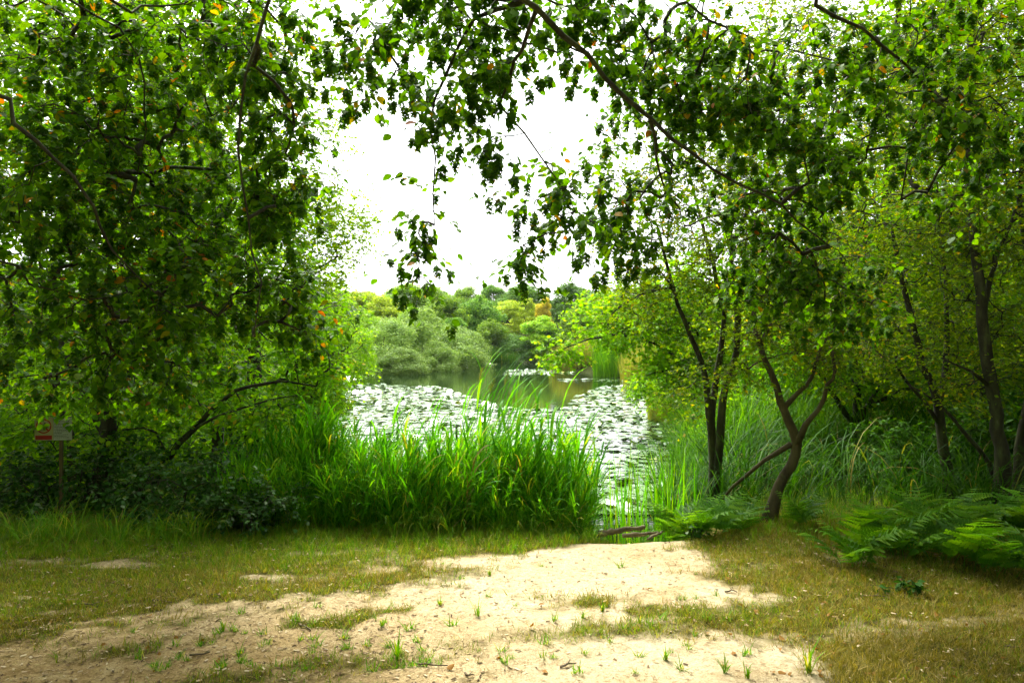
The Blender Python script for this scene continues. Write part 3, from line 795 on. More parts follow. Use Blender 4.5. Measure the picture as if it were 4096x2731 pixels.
make_tree('willow_tree', 'tall straight dark trunk at the right edge rising out of the ferns, forked low down', 'tree',
    [([at(4015, 2060, 6.8), at(4005, 1850, 6.8), at(3985, 1650, 6.8), at(3945, 1450, 6.8), at(3925, 1200, 6.8), at(3890, 900, 6.9), at(3865, 560, 7.0), at(3880, 100, 7.2)], .07, .022),
     ([at(4080, 2030, 7.2), at(4070, 1850, 7.2), at(4120, 1600, 7.2), at(4140, 1200, 7.3), at(4080, 800, 7.4), at(4120, 300, 7.6)], .05, .015),
     ([at(3990, 1960, 7.0), at(3955, 1850, 7.0), at(3850, 1730, 7.0), at(3760, 1620, 7.0), at(3640, 1540, 7.0)], .03, .008),
     ([at(3930, 1250, 6.8), at(4000, 1000, 6.9), at(4090, 800, 7.0)], .03, .008),
     ([at(3965, 1550, 6.8), at(3880, 1480, 6.7), at(3760, 1430, 6.7)], .022, .006)],
    [blob(3950, 350, 7.2, 400, 450, 1.0, 272), blob(4050, 950, 7.2, 330, 330, .8, 192), blob(3800, 1000, 7.0, 230, 300, .6, 96), blob(4080, 1400, 7.1, 260, 220, .6, 104), blob(3850, 1560, 6.9, 200, 90, .4, 32)],
    M_OLIVE, M_BARK, 67, size=.042, per=24, spray=.27, droop=.2, tpl=LEAF_S, group=RG, gap=.0, flat=.8)

make_tree('birch_tree', 'tall airy fine-leaved tree high on the right, sky showing between its leaves', 'tree',
    [([at(3480, 1750, 12.5), at(3500, 1300, 12.5), at(3560, 600, 12.5), at(3600, -100, 12.5), at(3620, -500, 12.5)], .13, .03),
     ([at(3510, 1150, 12.5), at(3350, 700, 12.5), at(3250, 250, 12.5)], .05, .012),
     ([at(3540, 800, 12.5), at(3750, 400, 12.5), at(3900, -50, 12.5)], .05, .012),
     ([at(3500, 1350, 12.5), at(3250, 1100, 12.5), at(3050, 850, 12.3)], .05, .012),
     ([at(3505, 1250, 12.5), at(3750, 1000, 12.5), at(3950, 700, 12.5)], .05, .012)],
    [blob(3450, 150, 12.5, 420, 560, 1.6, 562), blob(3850, 300, 12.5, 330, 500, 1.5, 375), blob(3200, 800, 12.4, 380, 380, 1.4, 450), blob(3750, 1000, 12.5, 450, 350, 1.5, 487), blob(3250, 1250, 12.3, 350, 200, 1.2, 281), blob(3000, 350, 12.6, 220, 380, 1.0, 150), blob(4100, 1100, 12, 300, 400, 1.2, 243)],
    M_OLIVE, M_BARK, 71, size=.06, per=28, spray=.4, droop=.15, tpl=LEAF_S, group=RG, gap=.05, flat=.9)

make_tree('hazel_tree', 'broad leafy hazel closing the view behind the crooked mossy tree', 'tree',
    [([at(3420, 1850, 9.8), at(3430, 1600, 9.8), at(3400, 1300, 9.8), at(3350, 900, 9.8)], .07, .02),
     ([at(3425, 1700, 9.8), at(3560, 1480, 9.8), at(3700, 1200, 9.8)], .04, .012),
     ([at(3425, 1720, 9.8), at(3280, 1500, 9.8), at(3120, 1350, 9.8)], .04, .012),
     ([at(3430, 1650, 9.8), at(3620, 1560, 9.7), at(3850, 1500, 9.6)], .035, .01)],
    [blob(3350, 950, 9.8, 330, 400, 1.0, 170), blob(3700, 1100, 9.8, 380, 330, 1.0, 190), blob(3200, 1350, 9.8, 300, 190, .9, 120), blob(3600, 1450, 9.8, 420, 150, .9, 160), blob(3980, 1350, 9.6, 250, 280, .8, 110)],
    M_MID, M_BARK, 75, size=.055, per=30, spray=.3, droop=.25, group=RG, gap=-.05)

make_tree('sallow_bush', 'big yellow-green sallow on the right bank, arching out low over the water', 'bush',
    [([at(2900, 1720, 17), at(2860, 1500, 17), at(2760, 1300, 17), at(2600, 1180, 17)], .11, .03),
     ([at(2885, 1600, 17), at(2700, 1420, 16.5), at(2480, 1340, 16), at(2260, 1390, 16), at(2170, 1435, 16)], .06, .008),
     ([at(2870, 1550, 17), at(2720, 1480, 16.5), at(2580, 1500, 16)], .05, .01),
     ([at(2870, 1480, 17), at(2980, 1250, 17), at(3080, 1080, 17)], .06, .015)],
    [blob(2560, 1230, 17, 260, 120, 1.4, 200), blob(2480, 1310, 16.3, 220, 75, 1.0, 110), blob(2260, 1400, 16, 90, 28, .35, 22), blob(2760, 1180, 17, 250, 160, 1.4, 170), blob(2820, 1430, 16.6, 260, 180, 1.2, 190), blob(3050, 1250, 17, 260, 230, 1.4, 170), blob(2690, 1450, 16, 120, 90, .8, 50), blob(2800, 1580, 15.5, 170, 90, .8, 70), blob(2180, 1440, 16, 22, 16, .15, 5)],
    M_SALLOW, M_BARK, 73, size=.085, per=30, spray=.4, droop=.2, tpl=LEAF, group=RG, flat=.8, gap=-.1)

make_tree('sallow_bush', 'low sallow bush leaning over brown reeds at the water edge on the right', 'bush',
    [([at(2720, 1690, 18.8), at(2700, 1600, 18.8), at(2650, 1520, 18.6), at(2560, 1500, 18.5)], .04, .01),
     ([at(2710, 1640, 18.8), at(2790, 1540, 18.8), at(2860, 1480, 18.8)], .03, .008)],
    [blob(2680, 1560, 18.7, 160, 90, .8, 90), blob(2800, 1600, 18.6, 140, 100, .7, 70), blob(2560, 1530, 18.5, 70, 40, .3, 18), blob(2790, 1660, 18.0, 110, 50, .5, 26)],
    M_SALLOW, M_BARK, 79, size=.085, per=28, spray=.36, droop=.2, tpl=LEAF_S, group=RG, flat=.8, gap=-.1)

make_tree('oak_tree', 'dark leafy tree deep behind the trunks at the far right', 'tree',
    [([at(3900, 1700, 17), at(3880, 1200, 17), at(3900, 500, 17), at(3900, -100, 17)], .22, .06),
     ([at(3885, 1300, 17), at(3600, 1000, 17), at(3350, 800, 17)], .08, .02),
     ([at(3885, 1100, 17), at(4150, 800, 17), at(4400, 500, 17)], .08, .02)],
    [blob(3850, 400, 17, 450, 560, 2, 465), blob(3450, 1000, 17, 400, 380, 1.8, 405), blob(4050, 1050, 17, 400, 450, 1.8, 425), blob(3700, 1420, 16.5, 520, 180, 1.4, 425), blob(3150, 1420, 18, 300, 160, 1.4, 243)],
    M_MID, M_BARK, 83, size=.11, per=30, spray=.55, droop=.2, group=RG, gap=-.1, flat=.8)


# ------------------------------------------------------------------ trees beyond the pond
def crown_mesh(name, kind, seed, mat):
    """crown of a far tree in a 1 m unit box (width 1, height 1, base at z = 0): clumps of small leaf-spray faces"""
    rng = np.random.default_rng(seed)
    n_cl = {'round': 72, 'willow': 90, 'layer': 64, 'cone': 44}[kind]
    s = Shape()
    face = (np.array([[0, -.28, 0], [.55, -.42, .06], [1, 0, -.05], [.5, .4, .05]]), np.array([0, 1, 2, 3]), np.array([4]))
    lob = rng.random(4) * 6.28
    for k in range(n_cl):
        u = rng.random()
        th = rng.random() * 6.283
        lump = 1 + .16 * math.sin(2 * th + lob[0]) + .14 * math.sin(3 * th + lob[1] + 5 * u)      # uneven outline
        if kind == 'willow':
            z = u ** .85
            rr = .44 * math.sqrt(max(0, 1 - (z * .95) ** 2)) * (.75 + .35 * rng.random()) * lump
            z *= 1 + .12 * math.sin(th + lob[2])
            cr = .07 + .13 * rng.random() ** 1.5; fl = .9
        elif kind == 'cone':
            z = .05 + .9 * u
            rr = .42 * (1 - z * .9) * (.6 + .5 * rng.random())
            cr = .12 * (1.2 - z * .6); fl = .5
        else:
            z = .06 + .84 * u
            rr = .42 * math.sin(math.pi * (.2 + .72 * z) ** .9) * (.45 + .65 * rng.random()) * lump
            z *= 1 + .1 * math.sin(th + lob[2])
            cr = .07 + .13 * rng.random() ** 1.3; fl = .4 if kind == 'layer' else .75
        c = np.array([rr * math.cos(th), rr * math.sin(th), z * (1 - cr * .6)])
        n = int(420 * (cr / .15) ** 2) + 30
        q = nrm(rng.normal(size=(n, 3)) + np.array([0, 0, .25]))
        bump = 1 + .3 * fbm(q[:, 0] * 2.6 + k, q[:, 1] * 2.6, q[:, 2] * 2.6)
        rad = cr * bump * (rng.random(n) ** .3) * (1 + .5 * (rng.random(n) < .06) * rng.random(n))
        pos = c + q * rad[:, None] * np.array([1, 1, fl])
        pos[:, 2] = np.maximum(pos[:, 2], rng.random(n) * .02)
        nor = nrm(q + rng.normal(0, .5, q.shape) + UP * .3)
        d = np.cross(nor, rng.normal(size=q.shape))
        s.scatter(face, pos, frames(d, nor) * ((.022 if kind == 'willow' else .03) * (.6 + .8 * rng.random(n)))[:, None, None])
    return s.mesh(name, mat)


KINDS = {k: [crown_mesh('crown', k, 500 + 10 * i + j, M_OAK) for j in range(3)] for i, k in enumerate(('round', 'willow', 'layer', 'cone'))}


def trunk_mesh(seed):
    rng = np.random.default_rng(seed)
    s = Shape()
    P = smooth_path([(0, 0, -.03), (.01, 0, .2), (-.01, .01, .45), (.01, 0, .8)], .06)
    s.tube(P, np.linspace(.028, .008, len(P)), 7)
    for k in range(7):
        z = .22 + .08 * k
        th = k * 2.3
        L = .3 * (1 - .4 * k / 7)
        Q = smooth_path([(0, 0, z), (math.cos(th) * L * .5, math.sin(th) * L * .5, z + .08), (math.cos(th) * L, math.sin(th) * L, z + .2)], .08)
        s.tube(Q, np.linspace(.011, .003, len(Q)), 5)
    return s.mesh('trunk', M_BARK)


TRUNKS = [trunk_mesh(k) for k in range(2)]
FG = 'trees beyond the pond'
FAR = [  # px, base py or None, top py, width px, distance, kind, material, label
    (1535, 1290, 270, 51, 'willow', M_WILLOW, 'grey-green willow nearest the left shore, low dome beside the bright sallow', 'willow_tree'),
    (1690, 1258, 330, 57, 'willow', M_WILLOW, 'tallest grey-green willow, broad dome in the middle of the left shore', 'willow_tree'),
    (1830, 1315, 240, 60, 'willow', M_WILLOW, 'grey-green willow sloping to the water at the right end of the willow row', 'willow_tree'),
    (1600, 1400, 190, 48, 'willow', M_WILLOW, 'small rounded grey willow at the waterline in front of the taller willows', 'willow_tree'),
    (1745, 1375, 170, 53, 'willow', M_WILLOW, 'pale little willow at the foot of the tall willow dome', 'willow_tree'),
    (1480, 1245, 130, 58, 'round', M_LIME, 'light green tree half hidden by the left bank leaves', 'broadleaf_tree'),
    (1440, 1330, 120, 46, 'willow', M_LIME, 'fresh green bush at the left end of the willow row', 'bush'),
    (1560, 1170, 190, 82, 'layer', M_YEL, 'yellow-green tree above the left willows', 'broadleaf_tree'),
    (1630, 1215, 110, 70, 'round', M_LIME, 'light green rounded tree directly behind the tall grey willow', 'broadleaf_tree'),
    (1450, 1150, 200, 92, 'round', M_YEL, 'yellowish treetop at the left end of the far skyline', 'broadleaf_tree'),
    (1760, 1172, 210, 78, 'round', M_OAK, 'mid green oak rising behind the right end of the willows', 'oak_tree'),
    (1900, 1180, 200, 80, 'round', M_BLUE, 'bluish-green tree in the centre of the far bank', 'oak_tree'),
    (1830, 1260, 130, 72, 'round', M_BLUE, 'dark bluish tree with its foot in shade behind the willow slope', 'oak_tree'),
    (2010, 1188, 170, 90, 'layer', M_YEL, 'yellow-green layered beech just left of the golden tree', 'beech_tree'),
    (2100, 1180, 140, 94, 'layer', M_YEL, 'yellowing beech on the skyline touching the golden tree', 'beech_tree'),
    (2150, 1235, 185, 75, 'layer', M_LIME, 'round-topped light green beech standing before the golden tree', 'beech_tree'),
    (2170, 1175, 66, 88, 'layer', M_GOLD, 'golden orange narrow tree, the only one in autumn colour', 'maple_tree'),
    (1970, 1270, 130, 74, 'round', M_OAK, 'green tree above the waterside bush in the middle of the far bank', 'oak_tree'),
    (2060, 1345, 190, 74, 'willow', M_DARK, 'dull grey-green bush at the waterline right of centre', 'bush'),
    (1950, 1390, 110, 72, 'willow', M_DARK, 'dark low bush in the shaded corner of the far shore', 'bush'),
    (2230, 1300, 150, 76, 'layer', M_DARK, 'dark tree overhanging the right corner of the far shore', 'beech_tree'),
    (2560, 1400, 330, 56, 'willow', M_LIME, 'light green waterside bush behind the right reeds', 'bush'),
    (2420, 1405, 200, 66, 'willow', M_OAK, 'green bush at the far end of the right shore', 'bush'),
    (2760, 1380, 380, 40, 'willow', M_LIME, 'large light green bush on the right shore behind the arching sallow', 'bush'),
    (2330, 1220, 200, 72, 'round', M_OAK, 'green tree behind the tip of the right sallow', 'oak_tree'),
    (2280, 1125, 200, 104, 'round', M_DARK, 'tallest dark treetop at the right end of the skyline', 'oak_tree'),
    (2085, 1128, 150, 110, 'round', M_BLUE, 'bluish skyline treetop left of the tallest dark one', 'oak_tree'),
    (1975, 1130, 130, 112, 'round', M_BLUE, 'bluish skyline treetop over the centre of the pond', 'oak_tree'),
    (1860, 1136, 140, 106, 'round', M_OAK, 'green skyline treetop over the right end of the willows', 'oak_tree'),
    (1740, 1140, 170, 104, 'round', M_OAK, 'green skyline treetop over the tall grey willow', 'oak_tree'),
    (1620, 1125, 180, 104, 'round', M_LIME, 'light green skyline treetop over the left willows', 'oak_tree'),
    (2420, 1150, 220, 96, 'round', M_OAK, 'green skyline tree seen through the right sallow leaves', 'oak_tree'),
    (2480, 1270, 220, 62, 'round', M_LIME, 'light green tree behind the right reeds', 'broadleaf_tree'),
    (2620, 1230, 260, 60, 'round', M_OAK, 'green tree behind the arching right sallow', 'broadleaf_tree'),
    (1330, 1180, 240, 66, 'round', M_OAK, 'green tree behind the thin leaves of the left bank', 'oak_tree'),
    (1180, 1150, 260, 60, 'round', M_LIME, 'light green tree far behind the left bank leaves', 'oak_tree'),
    (2850, 1150, 330, 58, 'round', M_OAK, 'green tree far behind the three-stemmed tree', 'oak_tree'),
    (3150, 1130, 360, 58, 'round', M_DARK, 'dark tree far behind the crooked mossy tree', 'oak_tree'),
    (920, 1150, 360, 52, 'round', M_OAK, 'green tree far behind the arching hazel stem', 'oak_tree'),
]
for i, (px, top, wpx, Y, kind, mt, lab, nm) in enumerate(FAR):
    rng = np.random.default_rng(900 + i)
    X = (px - CX) / F * Y
    z0 = float(height(np.array([X]), np.array([float(Y)]))[0])
    zt = CAMZ - (top - CY) / F * Y
    wd = wpx / F * Y * 1.12
    H = zt - z0
    low = .0 if kind == 'willow' else .12
    r = thing(nm, (X, Y, z0), lab, 'bush' if nm == 'bush' else 'tree', FG)
    k = i % 3
    tr = child('trunk', TRUNKS[i % 2], r, scale=(H * .6, H * .6, H))
    cr = child('crown', KINDS[kind][k], r, (0, 0, H * low - (.3 if kind == 'willow' else 0)), (0, 0, rng.random() * 6.28), (wd, wd * (.9 + .2 * rng.random()), H * (1 - low) + (.3 if kind == 'willow' else 0)))
    cr.material_slots[0].link = 'OBJECT'
    cr.material_slots[0].material = mt


# ------------------------------------------------------------------ reeds, sedge, bulrushes
def blade(L, w, lean, az, curl=1.0, n=6, base=(0, 0, 0), tip_drop=0.0):
    """one long leaf: starts at the angle lean from vertical and bends over"""
    t_ = np.linspace(0, 1, n)
    ang = lean + curl * t_ ** 1.6
    ds = L / (n - 1)
    r = np.concatenate([[0], np.cumsum(np.sin(ang[:-1]) * ds)])
    z = np.concatenate([[0], np.cumsum(np.cos(ang[:-1]) * ds)])
    c = np.stack([r * math.cos(az), r * math.sin(az), z], -1) + np.array(base)
    sd_ = np.array([-math.sin(az), math.cos(az), 0])
    ww = w * np.array([.6, 1, 1, .85, .55, .05])[:n] if n == 6 else w * (1 - t_ ** 2) + .0004
    v = np.empty((2 * n, 3))
    v[0::2] = c + sd_ * ww[:, None] * .5
    v[1::2] = c - sd_ * ww[:, None] * .5
    i = np.arange(n - 1) * 2
    q = np.stack([i, i + 1, i + 3, i + 2], -1).ravel()
    return v, q, np.full(n - 1, 4)


def tpl_of(shape):
    return np.concatenate(shape.v), np.concatenate(shape.l), np.concatenate(shape.n)


def reed_parts(rng, H, wind=.0):
    """stem and leaves of one reed"""
    st, lv = Shape(), Shape()
    bend = rng.normal(.05, .05)
    P = np.array([(0, 0, 0), (bend * .3 * H, 0, H * .5), (bend * H, rng.normal(0, .03), H)])
    P = smooth_path(P, H / 6)
    st.tube(P, np.linspace(.0042, .0016, len(P)), 4)
    n = rng.integers(11, 15)
    az = rng.random() * 6.28
    for k in range(n):
        f = .06 + .92 * k / (n - 1)
        b_ = P[min(len(P) - 1, int(f * (len(P) - 1)))].copy(); b_[2] = f * H
        az += math.pi + rng.normal(0, .5)
        a_ = az if rng.random() < .45 else rng.normal(0, .7)      # the wind sets many leaves to one side
        L = (.34 + .3 * rng.random()) * (1.1 - .35 * f)
        lv.raw(*blade(L, 0.015 + .014 * rng.random(), .22 + .3 * rng.random(), a_, .7 + 1.0 * rng.random(), base=b_))
    return st, lv


def scatter_tpls(shape, tpls, X, Y, Z, rng, smin, smax, tilt=.08, mat=0, az=None, size=1.0):
    N = len(X)
    which = rng.integers(0, len(tpls), N)
    th = rng.random(N) * 6.283 if az is None else rng.normal(az, .8, N)
    sc = (smin + (smax - smin) * rng.random(N)) * size
    z = nrm(np.stack([rng.normal(0, tilt, N), rng.normal(0, tilt, N), np.ones(N)], -1))
    x = np.stack([np.cos(th), np.sin(th), np.zeros(N)], -1)
    y = nrm(np.cross(z, x)); x = np.cross(y, z)
    R = np.stack([x, y, z], -1) * sc[:, None, None]
    pos = np.stack([X, Y, Z], -1)
    for k in range(len(tpls)):
        m_ = which == k
        shape.scatter(tpls[k], pos[m_], R[m_], mat)


rng = np.random.default_rng(77)
REED = []
for k in range(10):
    st, lv = reed_parts(rng, 1.0 + .3 * rng.random())
    REED.append((st, lv))
REED_TPL = []
for st, lv in REED:
    q = Shape(); q.raw(*tpl_of(st)); q.raw(*tpl_of(lv))
    for j in range(2):
        q.raw(*blade(.35 + .2 * rng.random(), .012, .5 + .5 * rng.random(), rng.random() * 6.28, 1.3, base=(0, 0, .1 + .25 * rng.random())))
    REED_TPL.append(tpl_of(q))

n = 3400
X = rng.uniform(-2.7, 1.0, n); Y = rng.uniform(6.2, 8.6, n)
front = 6.38 + .12 * fbm(X * 3.1, X * 2.2, s=3) + .10 * np.sin(X * 2.1) + .25 * sstep(-1.2, -3.0, X) - .1 * sstep(.2, 1.0, X)
back = 8.1 + .3 * np.sin(X * 1.7 + 1)
edge = (X > -2.15 - .35 * (Y - 6.4) + .3 * np.sin(Y * 4)) & (X < Y * .097 + .05 * np.sin(Y * 5))
dens = .45 + .35 * fbm(X * 1.6, Y * 1.6, s=9)
m_ = (Y > front) & (Y < back) & edge & (rng.random(n) < dens + .25)
X, Y = X[m_], Y[m_]
Z = np.maximum(height(X, Y), -.8)
sh = Shape()
hs_ = np.clip(.58 + .22 * fbm(X * 1.9, Y * 1.5, s=5) + .55 * sstep(7.0, 8.2, Y) * .3 + .2 * np.exp(-((X + .1) / .5) ** 2), .4, 1.1)
scatter_tpls(sh, REED_TPL, X, Y, Z, rng, .88, 1.15, .1, az=.0, size=hs_)
n = 700
X = rng.uniform(-2.5, .7, n); Y = 6.25 + .35 * rng.random(n) + .2 * sstep(-1.2, -3.0, X)
scatter_tpls(sh, REED_TPL, X, Y, height(X, Y), rng, .22, .5, .3)
tag(sh.build('reed_bed', M_REED), 'dense bed of green reeds between the sand and the pond', 'reeds', kind='stuff')

n = 34
X = rng.uniform(-1.6, .6, n); Y = rng.uniform(6.3, 7.6, n)
sh = Shape()
scatter_tpls(sh, REED_TPL, X, Y, height(X, Y), rng, .35, .62, .35)
tag(sh.build('dead_reeds', M_DEADREED), 'bent straw-coloured dead reeds among the green ones', 'reeds', kind='stuff')

# sparse young blades standing in the gap of open water and along its right side
SEDGE_T = []
for k in range(8):
    q = Shape()
    for j in range(5):
        q.raw(*blade(.75 + .5 * rng.random(), .010 + .006 * rng.random(), .05 + .16 * rng.random(), rng.random() * 6.28, .25 + .9 * rng.random() ** 2, base=rng.normal(0, .02, 3) * np.array([1, 1, 0])))
    SEDGE_T.append(tpl_of(q))
X = rng.uniform(.55, 1.75, 150); Y = rng.uniform(6.7, 8.3, 150)
m_ = rng.random(150) < .02 + .7 * sstep(.2, .25, X / Y)
X, Y = X[m_], Y[m_]
sh = Shape()
scatter_tpls(sh, SEDGE_T, X, Y, height(X, Y), rng, .8, 1.15, .08)
tag(sh.build('water_sedge', M_REED), 'thin green blades standing in the open water gap', 'reeds', kind='stuff')

# the long drooping sedge of the marsh behind the right trunks
LONG_T = []
for k in range(10):
    q = Shape()
    for j in range(7):
        q.raw(*blade(.8 + .6 * rng.random(), .011 + .006 * rng.random(), .1 + .3 * rng.random(), rng.normal(.3, 1.3), .8 + 1.3 * rng.random(), base=rng.normal(0, .03, 3) * np.array([1, 1, 0])))
    LONG_T.append(tpl_of(q))
n = 3600
X = rng.uniform(1.3, 8.5, n); Y = rng.uniform(6.7, 16, n)
sd_ = poly_sd(X, Y, POND)
m_ = (sd_ > -.25) & (X < Y * .75) & (X > 1.75 + .1 * np.sin(Y * 3)) & (Y > 9.3 + .3 * np.sin(X * 2)) & (rng.random(n) < .8 + .3 * fbm(X, Y, s=3))
X, Y = X[m_], Y[m_]
sh = Shape()
scatter_tpls(sh, LONG_T, X, Y, height(X, Y), rng, .75, 1.1 , .12)
tag(sh.build('sedge_marsh', M_SEDGE), 'marsh of long drooping sedge behind the right trunks', 'sedge', kind='stuff')

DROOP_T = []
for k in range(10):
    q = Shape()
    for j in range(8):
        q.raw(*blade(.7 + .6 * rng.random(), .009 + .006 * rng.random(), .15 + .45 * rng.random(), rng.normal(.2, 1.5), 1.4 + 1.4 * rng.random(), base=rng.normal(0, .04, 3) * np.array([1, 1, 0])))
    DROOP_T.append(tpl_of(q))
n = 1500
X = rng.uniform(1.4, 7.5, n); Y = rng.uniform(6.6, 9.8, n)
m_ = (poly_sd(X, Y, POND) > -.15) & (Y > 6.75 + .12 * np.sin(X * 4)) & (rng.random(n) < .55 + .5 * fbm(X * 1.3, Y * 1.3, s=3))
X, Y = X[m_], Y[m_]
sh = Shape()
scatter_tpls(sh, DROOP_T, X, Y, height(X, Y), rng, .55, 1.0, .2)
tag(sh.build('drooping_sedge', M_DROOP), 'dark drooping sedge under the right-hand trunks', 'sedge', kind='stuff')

# the same on the left bank, thinner
n = 1500
X = rng.uniform(-9, -1.6, n); Y = rng.uniform(7.4, 15, n)
sd_ = poly_sd(X, Y, POND)
m_ = (sd_ > -.3) & (sd_ < 4.5) & (Y > 7.6 - .15 * X * 0)
X, Y = X[m_], Y[m_]
sh = Shape()
scatter_tpls(sh, LONG_T, X, Y, height(X, Y), rng, .7, 1.05, .12)
tag(sh.build('bank_sedge', M_SEDGE), 'green sedge growing along the left bank behind the bushes', 'sedge', kind='stuff')

n = 420
X = rng.uniform(-4.2, 1.5, n); Y = 6.28 - .35 * sstep(-.5, -3.5, X) - .1 * (X > .8) + rng.normal(0, .14, n)
m_ = (fbm(X * 2.3, Y * 2, s=12) > -.15) & (sandiness(X, Y) < .4)
X, Y = X[m_], Y[m_]
sh = Shape()
scatter_tpls(sh, DROOP_T, X, Y, height(X, Y), rng, .2, .42, .2)
tag(sh.build('tall_grass', M_GRASS), 'taller uncut grass where the turf meets the reeds and brambles', 'grass', kind='stuff')

# single reeds that stand above the bed
TALLR = [(1905, 1515, 7.2, 'tallest green reed on the left of the group that tops the reed bed', 1),
         (1955, 1560, 7.1, 'tall reed with a brown plume, second from the left in the tall group', 1),
         (2010, 1530, 7.1, 'tall reed with a drooping brown plume in the middle of the tall group', 1),
         (2060, 1560, 7.2, 'tall reed with long leaves streaming right, at the right of the tall group', 0),
         (2010, 1660, 6.8, 'dark straight reed at the front of the tall group', 0),
         (2095, 1600, 7.3, 'slim reed at the right edge of the tall group', 0),
         (1850, 1620, 7.3, 'reed just left of the tall group, its leaves against the lily pads', 0),
         (2240, 1620, 7.2, 'lone reed standing over the right half of the reed bed', 0),
         (2330, 1660, 7.1, 'reed leaning right above the edge of the open water gap', 0),
         (1730, 1640, 7.4, 'reed standing above the middle left of the bed', 0),
         (1570, 1660, 7.5, 'reed standing above the left part of the bed', 0)]
for px, py, Yd, lab, plume in TALLR:
    tip = at(px, py, Yd)
    z0 = float(height(np.array([tip[0] - .06]), np.array([Yd]))[0])
    r = thing('reed', (tip[0] - .06, Yd, z0), lab, 'reed', 'tall reeds above the bed')
    H = tip[2] - z0
    st, lv = reed_parts(rng, H)
    lv2 = Shape(); lv2.raw(*tpl_of(lv))
    for j in range(9):
        lv2.raw(*blade(.4 + .25 * rng.random(), .02, .2 + .2 * rng.random(), rng.normal(0, .6), .8 + .8 * rng.random(), base=(.04 * H, 0, H * (.5 + .055 * j))))
    child('stem', st.mesh('stem', M_REED), r)
    child('foliage', lv2.mesh('foliage', M_REED), r)
    if plume:
        pl = Shape()
        for j in range(46):
            f = rng.random()
            L = .04 + .06 * (1 - f)
            pl.raw(*blade(L, .004, .3 + .4 * rng.random(), rng.normal(.2, 1.2), .9, n=4, base=(.05 * H + .03 * f, 0, H - .04 + .13 * f)))
        child('plume', pl.mesh('plume', M_DRYREED), r)

M_CAT = noise_mat('bulrush_head', [(.3, G(.02, .013, .006)), (.7, G(.06, .038, .018))], scale=40, bump=.2)
CAT = [(1590, 1700, 7.6, 'bulrush with a dark brown head at the left of the reed bed'), (1560, 1745, 7.7, 'lower bulrush head left of the first dark head in the reed bed'),
       (1826, 1695, 7.5, 'bulrush with a short dark head left of the tall reeds'), (1462, 1790, 7.7, 'small bulrush head low in the left of the reed bed'),
       (2560, 1790, 7.0, 'clump of upright bulrush leaves at the right side of the water gap'), (2470, 1830, 7.3, 'small upright bulrush clump inside the water gap'), (2640, 1800, 7.4, 'upright bulrush clump beside the three-stemmed tree')]
for k, (px, py, Yd, lab) in enumerate(CAT):
    tip = at(px, py, Yd)
    z0 = float(height(np.array([tip[0]]), np.array([Yd]))[0])
    r = thing('bulrush', (tip[0], Yd, z0), lab, 'bulrush', 'bulrushes at the near shore')
    H = tip[2] - z0
    q = Shape()
    for j in range(6 if k < 4 else 22):
        q.raw(*blade(H * (.8 + .35 * rng.random()), .014, .02 + .12 * rng.random(), rng.random() * 6.28, .12 + .4 * rng.random() ** 2, base=rng.normal(0, .03 if k < 4 else .07, 3) * np.array([1, 1, 0])))
    child('foliage', q.mesh('foliage', M_REED), r)
    if k < 4:
        q = Shape(); q.tube([(0, 0, 0), (.01, 0, H * .5), (0, 0, H)], [.004, .0035, .002], 5)
        child('stem', q.mesh('stem', M_REED), r)
        q = Shape(); q.tube([(0, 0, H - .16), (0, 0, H - .15), (0, 0, H - .03), (0, 0, H - .02)], [.003, .012, .012, .003], 8)
        child('seed_head', q.mesh('seed_head', M_CAT), r)

# clumps of pale reeds on the far right shore
DRY_T = []
for k in range(6):
    q = Shape()
    for j in range(8):
        q.raw(*blade(.9 + .5 * rng.random(), .02, .03 + .15 * rng.random(), rng.random() * 6.28, .2 + .6 * rng.random(), base=rng.normal(0, .06, 3) * np.array([1, 1, 0])))
    DRY_T.append(tpl_of(q))


def reed_patch(label, cx, cy, rx, ry, n, s0, s1, m, nm='reed_clump'):
    r_ = np.sqrt(rng.random(n)); th = rng.random(n) * 6.283
    X = cx + rx * r_ * np.cos(th); Y = cy + ry * r_ * np.sin(th)
    q = Shape()
    scatter_tpls(q, DRY_T, X, Y, np.maximum(height(X, Y), WZ - .15), rng, s0, s1, .06)
    return tag(q.build(nm, m, loc=(cx, cy, WZ)), label, 'reeds', 'reed clumps around the pond')


reed_patch('pale yellow reed clump standing in the water at the tip of the right shore', 4.3, 52, 1.7, 1.2, 170, 1.1, 1.7, M_DRYREED)
reed_patch('green reed bed joining the pale reed clump to the right bank', 8.2, 50, 2.6, 1.6, 240, 1.1, 1.9, M_SEDGE)
reed_patch('light green reeds lining the right shore behind the pale clump', 6.4, 45, 1.3, 2.6, 260, 1.0, 1.7, M_SEDGE)
reed_patch('yellowish reeds lining the right shore before the light green ones', 7.0, 39.5, 1.1, 2.4, 240, 1.0, 1.6, M_DRYREED)
reed_patch('buff reed clump on the right shore below the arching sallow', 5.9, 33, .8, .8, 90, 1.0, 1.6, M_DRYREED)
reed_patch('green reeds along the right shore behind the buff clump', 7.6, 33, 1.5, 1.5, 220, 1.0, 1.7, M_SEDGE)
reed_patch('brown reed clump under the low sallow bush at the right water edge', 4.1, 19.6, .45, .5, 90, .6, 1.0, M_DRYREED)
reed_patch('second brown reed clump, larger, under the low sallow bush', 4.9, 18.4, .6, .6, 110, .6, 1.05, M_DRYREED)
reed_patch('dark green reeds in the shaded far corner at the end of the willows', -1.2, 71, 1.8, 1.0, 170, .8, 1.3, M_DROOP)
reed_patch('green reeds on the left shore below the bright sallow', -5.9, 22, .9, 2.0, 170, .6, 1.0, M_SEDGE)
reed_patch('bright green sedge stand behind the crooked mossy tree', 5.6, 13.0, 1.4, 1.0, 260, .9, 1.3, M_SEDGE)

